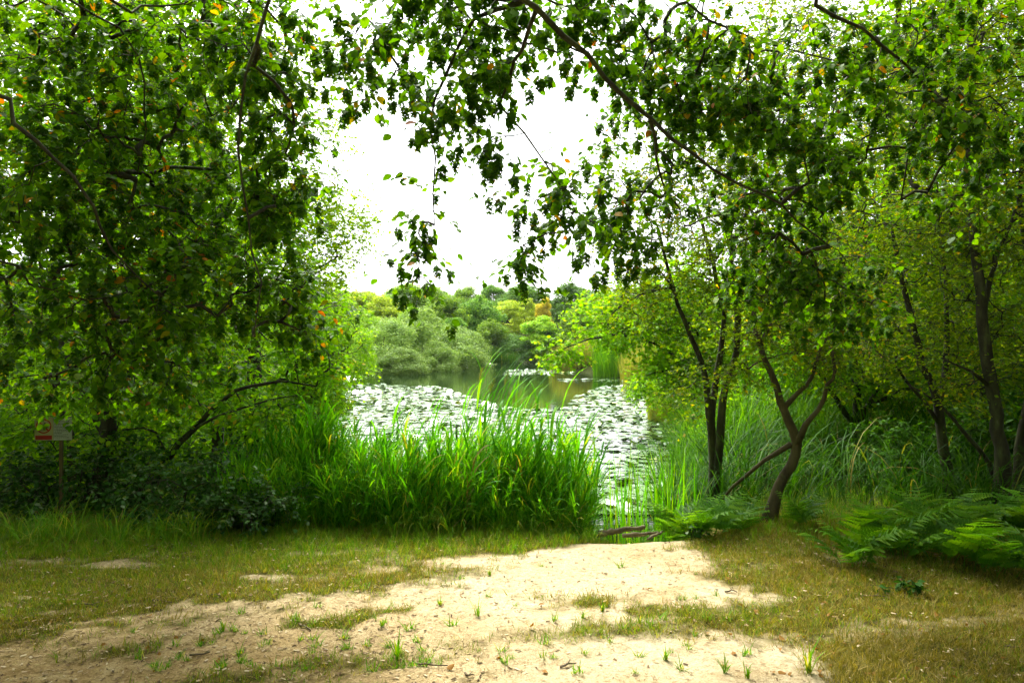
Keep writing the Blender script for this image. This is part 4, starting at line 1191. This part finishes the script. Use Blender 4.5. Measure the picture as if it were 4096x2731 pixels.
# ------------------------------------------------------------------ lily pads
k = 11
th = np.linspace(.25, 2 * math.pi - .25, k)
v = np.vstack([[0, 0, -.012]] + [[math.cos(a_), math.sin(a_) , .02 * math.cos(2 * a_)] for a_ in th])
PAD = (v, np.array(sum([[0, j, j + 1] for j in range(1, k)], [])), np.full(k - 1, 3))
n = 42000
Y = 9.0 + 62 * rng.random(n) ** 1.6; X = rng.uniform(-11, 9, n)
sd_ = poly_sd(X, Y, POND)
pyy = CY + (CAMZ - WZ) * F / Y
pxx = CX + X * F / Y
nz = fbm(X * .55, Y * .4, s=2) * .6 + fbm(X * 1.6, Y * 1.2, s=6) * .5
zone = np.zeros(n)
lo_open = np.interp(X / np.maximum(Y, 1) * 2958 + 2048, [1300, 1760, 1800, 1950, 2130, 2250, 2300, 2420, 2700], [36, 35, 31, 25.5, 21.5, 21.5, 28, 35, 38]) + 2.0 * nz   # edge of the open dark water
zone = np.where((Y < lo_open), 1.15, 0)
zone = np.maximum(zone, np.where((sd_ > -2.2) & (Y > 42) & (X < 1), .95, 0))
zone = np.maximum(zone, np.where((np.abs(Y - 50 - .8 * X) < 4.0) & (X > -.5), .95, 0))
zone = np.maximum(zone, np.where((np.abs(Y - 40) < 1.4) & (np.abs(X - 4.2) < 1.7), .95, 0))
m_ = (sd_ < -.12) & (rng.random(n) < np.where(zone > .3, zone - .32 + nz * .55, 0)) & (np.abs(pxx - CX) < 2200)
X, Y = X[m_], Y[m_]
rr = (.045 + .075 * rng.random(len(X)) ** 1.5) * (1 + .006 * Y)
zz = WZ + .006 + .012 * rng.random(len(X))
til = np.where(rng.random(len(X)) < .2, .4, .05)
nor = nrm(np.stack([rng.normal(0, 1, len(X)) * til, rng.normal(0, 1, len(X)) * til, np.ones(len(X))], -1))
thp = rng.random(len(X)) * 6.283
R = frames(np.stack([np.cos(thp), np.sin(thp), np.zeros(len(X))], -1), nor) * rr[:, None, None]
pos = np.stack([X, Y, zz + rr * til * .8], -1)
# the nearest three hundred in view are objects of their own
vis = (np.abs(X / Y * F) < 2000) & ((X > .75) & (Y < 30) | (Y > 12.5)) & (X / Y * F + CX > 1330)
near = np.nonzero(vis)[0]
near = near[np.argsort(Y[near])][:300]
rest = np.setdiff1d(np.arange(len(X)), near)
q = Shape(); q.raw(*PAD)
pme = q.mesh('lily_pad', M_PAD)
for i in near:
    o = bpy.data.objects.new('lily_pad', pme)
    COL.objects.link(o)
    o.matrix_world = Matrix.Translation(pos[i]) @ Matrix(R[i].tolist()).to_4x4()
    tag(o, 'round green water lily pad floating on the near half of the pond', 'lily pad', 'lily pads on the near water')
q = Shape()
q.scatter(PAD, pos[rest], R[rest])
tag(q.build('lily_pads', M_PAD), 'carpet of floating water lily pads farther out on the pond', 'lily pads', kind='stuff')

# ------------------------------------------------------------------ grass
GR_T = []
for k in range(8):
    q = Shape()
    for j in range(6):
        q.raw(*blade(.08 + .12 * rng.random(), .0035, .1 + .5 * rng.random(), rng.random() * 6.28, .4 + 1.0 * rng.random(), n=4, base=rng.normal(0, .012, 3) * np.array([1, 1, 0])))
    GR_T.append(tpl_of(q))
SH_T = []
for k in range(8):
    q = Shape()
    for j in range(7):
        q.raw(*blade(.022 + .035 * rng.random(), .003, .3 + .8 * rng.random(), rng.random() * 6.28, .5, n=3, base=rng.normal(0, .018, 3) * np.array([1, 1, 0])))
    SH_T.append(tpl_of(q))


def spread(n, x0, x1, y0, y1):
    X = rng.uniform(x0, x1, n); Y = rng.uniform(y0, y1, n)
    return X, Y


# longer bank grass: between sand and reeds, and at the foot of the bushes on both sides
X, Y = spread(26000, -6.5, 6.5, 4.2, 8.0)
s_ = sandiness(X, Y)
shore = poly_sd(X, Y, POND)
front = 6.0 - .5 * sstep(-.5, -3.5, X)
w = sstep(1.6, .1, shore) * (X < 1.0) + .55 * sstep(5.0, 5.9, Y) * (X <= .9) + .8 * sstep(5.5, 6.3, Y) * (X > 1.9)
m_ = (shore > .05) & (s_ < .45) & (rng.random(len(X)) < np.clip(w, 0, 1))
X, Y = X[m_], Y[m_]
sh = Shape()
scatter_tpls(sh, GR_T, X, Y, height(X, Y), rng, .4, .8, .2)
tag(sh.build('bank_grass', M_GRASS), 'bright green grass along the edge of the sand', 'grass', kind='stuff')

# short turf, greener on the left, straw coloured on the right
X, Y = spread(80000, -5.0, 5.5, 2.9, 6.6)
s_ = sandiness(X, Y)
right = sstep(.6, 1.6, X + .35 * fbm(X * 2.5, Y * 2.5, s=1)) 
m_ = (rng.random(len(X)) < np.clip(1.08 - 1.5 * s_, 0, 1) ** 1.3) & (poly_sd(X, Y, POND) > .1)
X, Y, right = X[m_], Y[m_], right[m_]
green = rng.random(len(X)) > .42 - .35 * sstep(4.9, 5.6, Y) * (1 - right) + .3 * right + .35 * fbm(X * 1.8, Y * 1.8, s=6)
for nm, mk, m2, lab in (('turf', M_TURF, green, 'short worn green turf around the sand'), ('dry_turf', M_DRYGR, ~green, 'short straw-coloured turf, mostly right of the sand')):
    sh = Shape()
    scatter_tpls(sh, SH_T, X[m2], Y[m2], height(X[m2], Y[m2]), rng, .6, 1.25, .25)
    tag(sh.build(nm, mk), lab, 'grass', kind='stuff')

X, Y = spread(2600, -5.0, 5.0, 2.9, 6.2)
m_ = (sandiness(X, Y) < .5) & (fbm(X * 2.1, Y * 2.1, s=14) > -.1)
X, Y = X[m_], Y[m_]
for nm, mk, m2, lab in (('rough_grass', M_GRASS, X < .5 + fbm(X, Y, s=2), 'scattered longer green blades in the worn turf'), ('rough_dry_grass', M_DRYGR, X >= .5 + fbm(X, Y, s=2), 'scattered longer straw blades in the dry turf')):
    sh = Shape()
    scatter_tpls(sh, GR_T, X[m2], Y[m2], height(X[m2], Y[m2]), rng, .3, .62, .35)
    tag(sh.build(nm, mk), lab, 'grass', kind='stuff')

# tufts that stand alone on the sand
TUFT = [(1590, 2640, .15, 'tall fresh grass tuft standing on the sand, left of centre'), (1910, 2470, .1, 'spreading grass tuft on the sand straight above the bottom middle'), (2660, 2640, .08, 'thin dry-tipped tuft on the sand, right of centre'),
        (2900, 2700, .09, 'small upright grass tuft at the lower right of the sand'), (3235, 2700, .17, 'tall pale green weed at the bottom edge, right of the sand'), (2990, 2731, .07, 'low grass tuft at the bottom edge of the frame'),
        (890, 2525, .06, 'low wide green tuft on the brown chips at the left'), (1760, 2430, .05, 'low grass tuft on the upper left part of the sand'), (1530, 2520, .05, 'low tuft left of the sand, above the tall fresh tuft'),
        (2410, 2450, .05, 'flat green tuft on the grassy island in the sand'), (2560, 2500, .05, 'second flat tuft on the grassy island, farther right'), (2330, 2475, .05, 'small tuft at the left end of the grassy island'), (1960, 2300, .05, 'tuft at the top of the sand by the bank grass')]
for px, py, H, lab in TUFT:
    g = ground_at(px, py)
    z = float(height(g[:1], g[1:])[0])
    q = Shape()
    for j in range(int(14 + 8 * rng.random())):
        q.raw(*blade(H * (.5 + .6 * rng.random()) * 1.15, .005 + .003 * (H > .1), .08 + .55 * rng.random(), rng.random() * 6.28, .3 + .9 * rng.random(), n=6, base=np.array([g[0], g[1], z]) + rng.normal(0, .006, 3).clip(-.008, .008) * np.array([1, 1, 0])))
    tag(q.build('grass_tuft', M_GRASS, loc=(g[0], g[1], z)), lab, 'grass tuft', 'grass tufts on the sand')

TUFT_ME = []
for k in range(6):
    q = Shape()
    for j in range(16):
        q.raw(*blade(.025 + .035 * rng.random(), .0035, .3 + .7 * rng.random(), rng.random() * 6.28, .6, n=4, base=rng.normal(0, .008, 3).clip(-.012, .012) * np.array([1.4, 1, 0])))
    TUFT_ME.append(q.mesh('grass_tuft', M_GRASS))
cnt = 0
while cnt < 110:
    px, py = rng.uniform(500, 3100), rng.uniform(2260, 2700)
    g = ground_at(px, py)
    if poly_sd(g[:1], g[1:], SAND)[0] > .1 or rng.random() > (.85 if px < 1700 else .3) * (1.2 if fbm(g[0] * 2, g[1] * 3, s=4) > 0 else .3):
        continue
    o = bpy.data.objects.new('grass_tuft', TUFT_ME[cnt % 6])
    COL.objects.link(o)
    o.location = (g[0], g[1], float(height(g[:1], g[1:])[0]) - .003)
    z = .6 + .8 * rng.random()
    o.rotation_euler = (0, 0, rng.random() * 6.28)
    o.scale = (z * 1.2, z, z)
    tag(o, 'tiny low tuft of green grass sprouting from the worn sand', 'grass tuft', 'tiny grass tufts on the sand')
    cnt += 1

# ------------------------------------------------------------------ litter on the ground
def chip():
    v = np.array([[-.5, -.2, 0], [.5, -.16, .04], [.46, .2, .1], [-.48, .16, .06]])
    return v, np.array([0, 1, 2, 3]), np.array([4])


X, Y = spread(34000, -4.2, 4.6, 2.9, 6.0)
m_ = rng.random(len(X)) < .2 + .75 * sstep(.3, -1.2, X) * sstep(5.3, 3.6, Y) + .2 * fbm(X * 2, Y * 2)
X, Y = X[m_], Y[m_]
th = rng.random(len(X)) * 6.283
R = frames(np.stack([np.cos(th), np.sin(th), rng.normal(0, .12, len(X))], -1), nrm(np.stack([rng.normal(0, .3, len(X)), rng.normal(0, .3, len(X)), np.ones(len(X))], -1))) * (.008 + .022 * rng.random(len(X)) ** 2)[:, None, None]
sh = Shape()
sh.scatter(chip(), np.stack([X, Y, height(X, Y) + .004 + .018 * (sandiness(X, Y) < .35)], -1), R, 0, False)
tag(sh.build('wood_chips', M_CHIP), 'scattered wood chips and flakes over the sand', 'wood chips', kind='stuff')

q = Shape(); q.raw(*leaf_ovate(.3, .16, .25))
FALL = [q.mesh('fallen_leaf', M_FALLEN)]
q = Shape(); q.raw(*leaf_ovate(.36, -.12, -.2))
FALL.append(q.mesh('fallen_leaf', M_FALLEN))
cnt = 0
while cnt < 90:
    px = rng.uniform(0, 4096) if rng.random() < .3 else rng.uniform(2800, 4090)
    py = rng.uniform(2230, 2720)
    g = ground_at(px, py)
    o = bpy.data.objects.new('fallen_leaf', FALL[cnt % 2])
    COL.objects.link(o)
    o.location = (g[0], g[1], float(height(g[:1], g[1:])[0]) + .012)
    o.rotation_euler = (rng.normal(0, .35), rng.normal(0, .35), rng.random() * 6.28)
    z = .022 + .022 * rng.random()
    o.scale = (z, z, z)
    tag(o, 'curled orange brown fallen leaf lying on the ground of the clearing', 'leaf', 'fallen leaves in the clearing')
    cnt += 1

TW = [(1640, 2655, 1790, 2668, 'longest bare twig lying on the sand beside the tall grass tuft'), (560, 2405, 690, 2420, 'thick dark twig in the turf at the left'), (830, 2395, 880, 2402, 'short twig at the upper left of the chips'), (2240, 2665, 2300, 2655, 'short twig on the pale sand right of centre'),
      (2900, 2375, 2950, 2372, 'small twig at the right edge of the sand'), (4020, 2590, 4070, 2594, 'stubby stick in the dry grass at the far right'), (300, 2415, 400, 2420, 'thin twig lying in the turf farthest left'), (1200, 2500, 1240, 2530, 'twig with a bend on the chips left of the sand'),
      (3450, 2380, 3560, 2385, 'long stalk lying in front of the bracken'), (1270, 2200, 1330, 2150, 'dead stalk leaning in the grass before the reeds'), (760, 2640, 840, 2632, 'twig on the brown chips at the lower left'), (1860, 2690, 1900, 2698, 'little twig at the bottom middle of the sand')]
for x0, y0, x1, y1, lab in TW:
    a_, b_ = ground_at(x0, y0), ground_at(x1, y1)
    za, zb = [float(height(p_[:1], p_[1:])[0]) + .008 for p_ in (a_, b_)]
    pts = smooth_path([(a_[0], a_[1], za), ((a_[0] + b_[0]) / 2 + rng.normal(0, .01), (a_[1] + b_[1]) / 2 + rng.normal(0, .012), (za + zb) / 2 + .006), (b_[0], b_[1], zb)], .03, .0025, rng)
    q = Shape()
    q.tube(pts, np.linspace(.0055, .003, len(pts)), 6)
    m2 = pts[len(pts) // 2]
    q.tube([m2, m2 + (pts[-1] - pts[0]) * .12 + np.array([rng.normal(0, .02), .02, .012])], [.003, .0015], 5)
    tag(q.build('twig', M_TWIG, loc=pts[0]), lab, 'twig', 'twigs on the ground')

# dead wood at the water's edge
for (pts, r0, r1, lab) in (([at(2395, 2130, 6.12), at(2480, 2110, 6.2), at(2575, 2095, 6.3)], .032, .02, 'longer rotting log lying at the end of the sand by the water gap'),
                           ([at(2490, 2130, 6.02), at(2560, 2128, 6.06), at(2630, 2115, 6.12)], .02, .012, 'shorter thin log in front of the longer rotting log'),
                           ([at(2590, 2150, 5.95), at(2640, 2120, 6.1), at(2670, 2100, 6.25)], .012, .007, 'thin dead root beside the two logs')):
    P = smooth_path(pts, .04, .006, rng)
    zz = height(P[:, 0], P[:, 1])
    P[:, 2] = np.maximum(zz + r0 * .7, P[:, 2] * .5)
    q = Shape()
    q.tube(P, np.linspace(r0, r1, len(P)) * (1 + .15 * rng.normal(size=len(P))), 9)
    tag(q.build('log', M_LOG, loc=P[0]), lab, 'log', 'dead wood at the water edge')


# ------------------------------------------------------------------ bracken
def frond_mesh(seed):
    rg = np.random.default_rng(seed)
    q = Shape()
    n = 11
    t_ = np.linspace(0, 1, 24)
    ang = .25 + 1.25 * t_ ** 1.1
    x = np.concatenate([[0], np.cumsum(np.sin(ang[:-1]) / 23)])
    z = np.concatenate([[0], np.cumsum(np.cos(ang[:-1]) / 23)])
    P = np.stack([x, 0 * x, z], -1)
    q.tube(P, np.linspace(.006, .0015, 24), 5)
    tv, tl, ts = [[0, 0, 0]], [], []
    nt_ = 7
    for j in range(1, nt_ + 1):
        tv.append([j / nt_, 0, -.1 * (j / nt_) ** 2])
    for sg in (-1, 1):
        for j in range(nt_):
            u0 = j / nt_; w0 = .13 * (1 - u0) ** .8 + .012
            k0 = len(tv)
            tv += [[u0 + .13, sg * w0, -.02 - .1 * u0 ** 2], [u0 + .045, sg * w0 * .85, -.01 - .1 * u0 ** 2]]
            tl += [j, j + 1, k0, k0 + 1] if sg > 0 else [j, k0 + 1, k0, j + 1]
            ts.append(4)
    PIN = (np.array(tv), np.array(tl), np.array(ts))
    for k in range(n):
        f = .24 + .74 * k / (n - 1)
        i = f * 23
        b_ = P[int(i)] + (P[min(23, int(i) + 1)] - P[int(i)]) * (i % 1)
        tg = nrm(P[min(23, int(i) + 1)] - P[min(22, int(i))])
        up_ = nrm(np.array([-tg[2], 0, tg[0]]))
        L = .36 * (1 - (k / n)) ** .85 * (.8 + .3 * min(1, k / 2.0)) + .025
        d = nrm(np.array([[0, sg, 0] for sg in (-1, 1)]) + tg * .55 - UP * .12 + rg.normal(0, .09, (2, 3)))
        q.scatter(PIN, np.repeat(b_[None], 2, 0), frames(d, nrm(up_[None] + rg.normal(0, .2, (2, 3)))) * L)
    return q.mesh('frond', M_FERN)


FROND = [frond_mesh(k) for k in range(5)]
FERNS = [(3420, 2270, 1.0, 9, 'bracken plant at the left tip of the right-hand fern bank'), (3600, 2240, 1.1, 10, 'bracken with broad pale fronds in the front of the fern bank'), (3790, 2260, 1.05, 9, 'bracken in the middle of the fern bank, before the slanting dark tree'),
         (3960, 2290, 1.05, 9, 'bracken below the tall straight trunk at the right edge'), (4110, 2310, 1.0, 8, 'bracken cut by the right edge of the frame'), (3520, 2190, .95, 8, 'bracken behind the left tip of the fern bank'),
         (3720, 2170, 1.1, 9, 'bracken behind the broad pale fronds'), (3900, 2160, 1.1, 9, 'bracken at the foot of the slanting dark tree'), (4060, 2170, 1.15, 9, 'tall bracken between the two trunks at the right edge'),
         (2720, 2130, .9, 9, 'bracken at the left foot of the three-stemmed tree'), (2830, 2140, .95, 9, 'bracken in front of the three-stemmed tree'), (2940, 2110, .85, 8, 'bracken between the three-stemmed and the crooked mossy tree'), (2700, 2060, .8, 7, 'small bracken at the shore beside the water gap'), (3200, 2120, .8, 6, 'thin bracken right of the crooked mossy trunk')]
for px, py, sc_, nf, lab in FERNS:
    g = ground_at(px, py)
    z = float(height(g[:1], g[1:])[0])
    r = thing('bracken', (g[0], g[1], z - .02), lab, 'fern', 'bracken on the right bank')
    for j in range(nf):
        s_ = sc_ * (.36 + .24 * rng.random())
        az = j * 2.4 + rng.normal(0, .3)
        child('frond', FROND[rng.integers(5)], r, (rng.normal(0, .05), rng.normal(0, .05), 0), (rng.normal(0, .12), rng.normal(-.05, .15), az), (s_, s_, s_))

# ------------------------------------------------------------------ brambles and undergrowth
def shrub(name, label, px, py, Yd, rx, rz, rd, n, m, size, seed, per=24, tpl=LEAF, cat='shrub', group='undergrowth below the trees'):
    base = at(px, py, Yd)
    base[2] = float(height(base[:1], np.array([Yd]))[0])
    rg = np.random.default_rng(seed)
    limbs = []
    for j in range(4):
        e = base + np.array([rg.normal(0, rx * .5), rg.normal(0, rd * .5), rz * (.8 + .6 * rg.random())])
        limbs.append(([base + np.array([rg.normal(0, rx * .1), rg.normal(0, rd * .1), -.02]), (base + e) / 2 + np.array([rg.normal(0, .06), 0, min(.1, rz * .3)]), e], .012 * min(1, rz / .3) + .001, .003 * min(1, rz / .3) + .0006))
    return make_tree(name, label, cat, limbs, [(base + np.array([0, 0, rz * .9]), np.array([rx, rd, rz]), n)], m, M_BARK, seed, size=size, per=per, spray=min(.16, rz * .6), droop=.3, tpl=tpl, group=group, gap=-.2, twig_r=.0022 * min(1, .4 + rz), flat=.6, trunk_name='stem')


shrub('bramble_bush', 'dark bramble bush around the foot of the sign post', 250, 2080, 6.7, .55, .35, .35, 70, M_BRAMBLE, .042, 301)
shrub('bramble_bush', 'bramble with pale leaf undersides in the middle of the left bank', 700, 2120, 6.3, .55, .32, .3, 75, M_BRAMBLE, .04, 302)
shrub('bramble_bush', 'low bramble between the pale-leaved bramble and the reeds', 1000, 2150, 6.2, .5, .27, .3, 65, M_BRAMBLE, .04, 303)
shrub('bramble_bush', 'bramble at the left edge of the frame under the hornbeam', -50, 2120, 6.4, .5, .4, .35, 60, M_BRAMBLE, .042, 304)
shrub('bramble_bush', 'bramble behind the weathered post at the left end of the reeds', 900, 2030, 7.2, .6, .42, .4, 75, M_BRAMBLE, .04, 305)
shrub('bramble_bush', 'dark leafy bush between the sign post and the arching stem', 520, 2050, 7.0, .55, .42, .35, 75, M_BRAMBLE, .04, 306)
shrub('young_shrub', 'leafy green shrub left of the reed bed behind the brambles', 1180, 2000, 7.6, .5, .45, .4, 70, M_MID, .05, 307)
shrub('young_shrub', 'tall dark shrub filling the shade behind the sign', 120, 1950, 8.4, .8, .75, .5, 130, M_MID, .06, 308)
shrub('young_shrub', 'dark shrub in the deepest shade between the left stems', 560, 1930, 8.6, .8, .7, .5, 130, M_MID, .06, 309)
shrub('young_shrub', 'green shrub under the bright sallow on the left bank', 950, 1880, 9.6, .9, .7, .6, 140, M_MID, .06, 310)
shrub('young_shrub', 'shrub at the far right between the edge trunks', 4000, 1930, 9.0, .8, .7, .6, 110, M_OLIVE, .055, 311)
shrub('young_shrub', 'green shrub in the marsh behind the slanting dark tree', 3550, 1850, 10.5, 1.0, .8, .7, 130, M_OLIVE, .055, 312)
shrub('young_shrub', 'dark shrub low between the slanting dark tree and the tall straight trunk', 3920, 1990, 7.9, .55, .5, .4, 90, M_MIDDARK, .05, 321)
shrub('young_shrub', 'dark leafy shrub left of the slanting dark tree above the bracken', 3600, 1960, 8.2, .6, .42, .4, 90, M_MIDDARK, .045, 322)
shrub('young_shrub', 'shrub with hanging leaves at the right edge behind the trunks', 4120, 1850, 8.6, .6, .9, .5, 120, M_MIDDARK, .055, 323)
shrub('young_shrub', 'rounded shrub behind the crooked mossy trunk', 3250, 1750, 12.5, 1.0, .8, .7, 130, M_SALLOW, .06, 313)
shrub('young_shrub', 'shrub at the foot of the dark oak on the right', 3900, 1750, 13, 1.3, 1.1, .8, 160, M_OLIVE, .07, 314)
shrub('young_shrub', 'leafy shrub behind the three-stemmed tree', 2960, 1760, 11, .7, .6, .5, 90, M_SALLOW, .06, 315)
shrub('trailing_bramble', 'small low bramble sprawling on the dry grass before the bracken', 3650, 2370, 4.7, .22, .05, .12, 9, M_BRAMBLE, .045, 316, per=8)
shrub('trailing_bramble', 'small dark bramble at the right corner of the sand', 2770, 2160, 6.0, .12, .08, .1, 7, M_BRAMBLE, .045, 317, per=9)

# ------------------------------------------------------------------ weathered post and the sign
pb = at(862, 1960, 7.6)
pb[2] = float(height(pb[:1], pb[1:2])[0])
q = Shape()
q.box((0, 0, .42), (.11, .09, .9))
q.box((0, 0, .885), (.085, .07, .03))
po = q.build('wooden_post', M_POST)
po.location = pb
po.rotation_euler = (0, .03, .3)
tag(po, 'weathered square wooden post standing in the bushes left of the reeds', 'post')


def flat(name, base, rough=.5):
    return noise_mat(name, [(.3, tuple(c * .82 for c in base)), (.65, base)], scale=18, rough=rough, bump=0, spec=.3)


M_PANEL = flat('sign_cream', G(.4, .36, .18)); M_WHITE = flat('sign_white', G(.46, .48, .42)); M_RED = flat('sign_red', G(.34, .02, .018)); M_INK = flat('sign_ink', G(.05, .05, .045)); M_METAL = flat('sign_post_paint', G(.11, .075, .03))
SY = 6.5
c = at(214, 1715, SY)
gz = float(height(c[:1], np.array([SY]))[0])
sg = thing('warning_sign', (c[0], SY, gz), 'small two-panel warning sign with red prohibition circle on a thin brown post', 'sign', rotz=.12)
q = Shape(); q.box((.055, .02, (c[2] - gz) / 2 + .03), (.026, .026, c[2] - gz + .06)); child('post', q.mesh('post', M_METAL), sg)
zc = c[2] - gz
q = Shape(); q.box((.0, .0, zc), (.31, .006, .20)); brd = child('board', q.mesh('board', M_METAL), sg)
q = Shape(); q.box((-.077, -.005, zc), (.15, .005, .196)); child('picture_panel', q.mesh('picture_panel', M_PANEL), brd)
q = Shape(); q.box((.078, -.005, zc), (.15, .005, .196)); child('text_panel', q.mesh('text_panel', M_WHITE), brd)
# red ring with slash, figure, red bar
q = Shape()
th = np.linspace(0, 2 * math.pi, 41)[:-1]
oc, oz, ro, ri = -.077, zc + .026, .064, .053
V = np.vstack([np.stack([oc + ro * np.cos(th), np.full(40, -.0085), oz + ro * np.sin(th)], -1), np.stack([oc + ri * np.cos(th), np.full(40, -.0085), oz + ri * np.sin(th)], -1)])
j = np.arange(40); j2 = (j + 1) % 40
q.raw(V, np.stack([j, j2, j2 + 40, j + 40], -1).ravel(), np.full(40, 4), 0, False)
u = np.array([math.cos(math.radians(-45)), math.sin(math.radians(-45))]); w_ = np.array([-u[1], u[0]]) * .0055
q.raw([(oc + s1 * u[0] * ri + s2 * w_[0], -.0085, oz + s1 * u[1] * ri + s2 * w_[1]) for s1, s2 in ((-1, -1), (1, -1), (1, 1), (-1, 1))], [0, 1, 2, 3], [4], 0, False)
child('prohibition_ring', q.mesh('prohibition_ring', M_RED), brd)
q = Shape()
fig = [(-.03, -.012), (-.012, -.02), (.02, -.02), (.036, -.008), (.03, .006), (.016, .004), (.012, .018), (.018, .026), (.012, .034), (.003, .03), (.002, .02), (-.012, .008), (-.026, .0)]
q.raw([(oc + x_, -.0080, oz + z_) for x_, z_ in fig], list(range(len(fig))), [len(fig)], 0, False)
for k in range(3):
    q.raw([(oc - .038 + .002 * k, -.008, oz - .026 - .005 * k), (oc + .034, -.008, oz - .026 - .005 * k), (oc + .034, -.008, oz - .0285 - .005 * k), (oc - .038 + .002 * k, -.008, oz - .0285 - .005 * k)], [3, 2, 1, 0], [4], 0, False)
child('pictogram', q.mesh('pictogram', M_INK), brd)
q = Shape(); q.box((-.077, -.008, zc - .073), (.136, .003, .036)); child('red_bar', q.mesh('red_bar', M_RED), brd)
q = Shape()
for k in range(13):
    L = (.04 if k in (0, 4, 9) else .1) + .02 * rng.random()
    zz = zc + .085 - k * .0132
    x0 = .01
    while x0 < .01 + L:
        l_ = .006 + .012 * rng.random()
        q.raw([(x0, -.0082, zz), (min(x0 + l_, .148), -.0082, zz), (min(x0 + l_, .148), -.0082, zz - .0045), (x0, -.0082, zz - .0045)], [3, 2, 1, 0], [4], 0, False)
        x0 += l_ + .003
child('lettering', q.mesh('lettering', M_INK), brd)

# ------------------------------------------------------------------ unseen woodland round the clearing, with trunkless crowns added overhead as shade
sh = Shape()
cm = [KINDS['round'][k] for k in range(3)]
for k, (x, y, w_, h_) in enumerate([(-9, 1, 6, 11), (-8, -6, 7, 12), (-2.5, -9, 7, 12), (4, -9, 7, 13), (8.5, -4, 7, 12), (9.5, 2, 6, 11), (-11, 6, 6, 12), (11.5, 7, 6, 12)] + [(-7.8, 5.0, 6, -5.8), (-3.2, -1.5, 5, -5), (5.2, 3.2, 5, -5.4), (7.6, 5.8, 6, -5.6), (4.5, -1.5, 5, -5.2), (9.5, 9, 6, -7.5), (6.3, 9.2, 5, -6.8), (3.9, 5.2, 4, -5.3), (-9.5, 9, 6, -7.5)]):
    me = cm[k % 3]
    co = np.empty(len(me.vertices) * 3, np.float32); me.vertices.foreach_get('co', co)
    lp = np.empty(len(me.loops), np.int32); me.loops.foreach_get('vertex_index', lp)
    co = co.reshape(-1, 3) * np.array([w_, w_, abs(h_)])
    co = co + (np.array([x * 1.15, y * 1.15, .3]) if h_ > 0 else np.array([x, y, -h_]))  # negative height: a trunkless crown added above the frame to block light
    sh.raw(co, lp, np.full(len(me.polygons), 4))
tag(sh.build('woodland', M_OAK), 'unseen woodland behind and beside the clearing, with crowns added overhead to shade it', 'woodland', kind='stuff')

# ------------------------------------------------------------------ faint haze in the air over the pond
mh, t, out = mat_base('haze')
pv = t.nodes.new('ShaderNodeVolumePrincipled')
pv.inputs['Color'].default_value = (.92, .96, 1.0, 1)
pv.inputs['Density'].default_value = .0001
pv.inputs['Anisotropy'].default_value = .3
t.links.new(pv.outputs[0], out.inputs['Volume'])
q = Shape()
q.box((0, 390, 9), (1240, 1060, 40))
tag(q.build('haze', mh), 'faint pale haze in the air over the pond', None, kind='stuff')
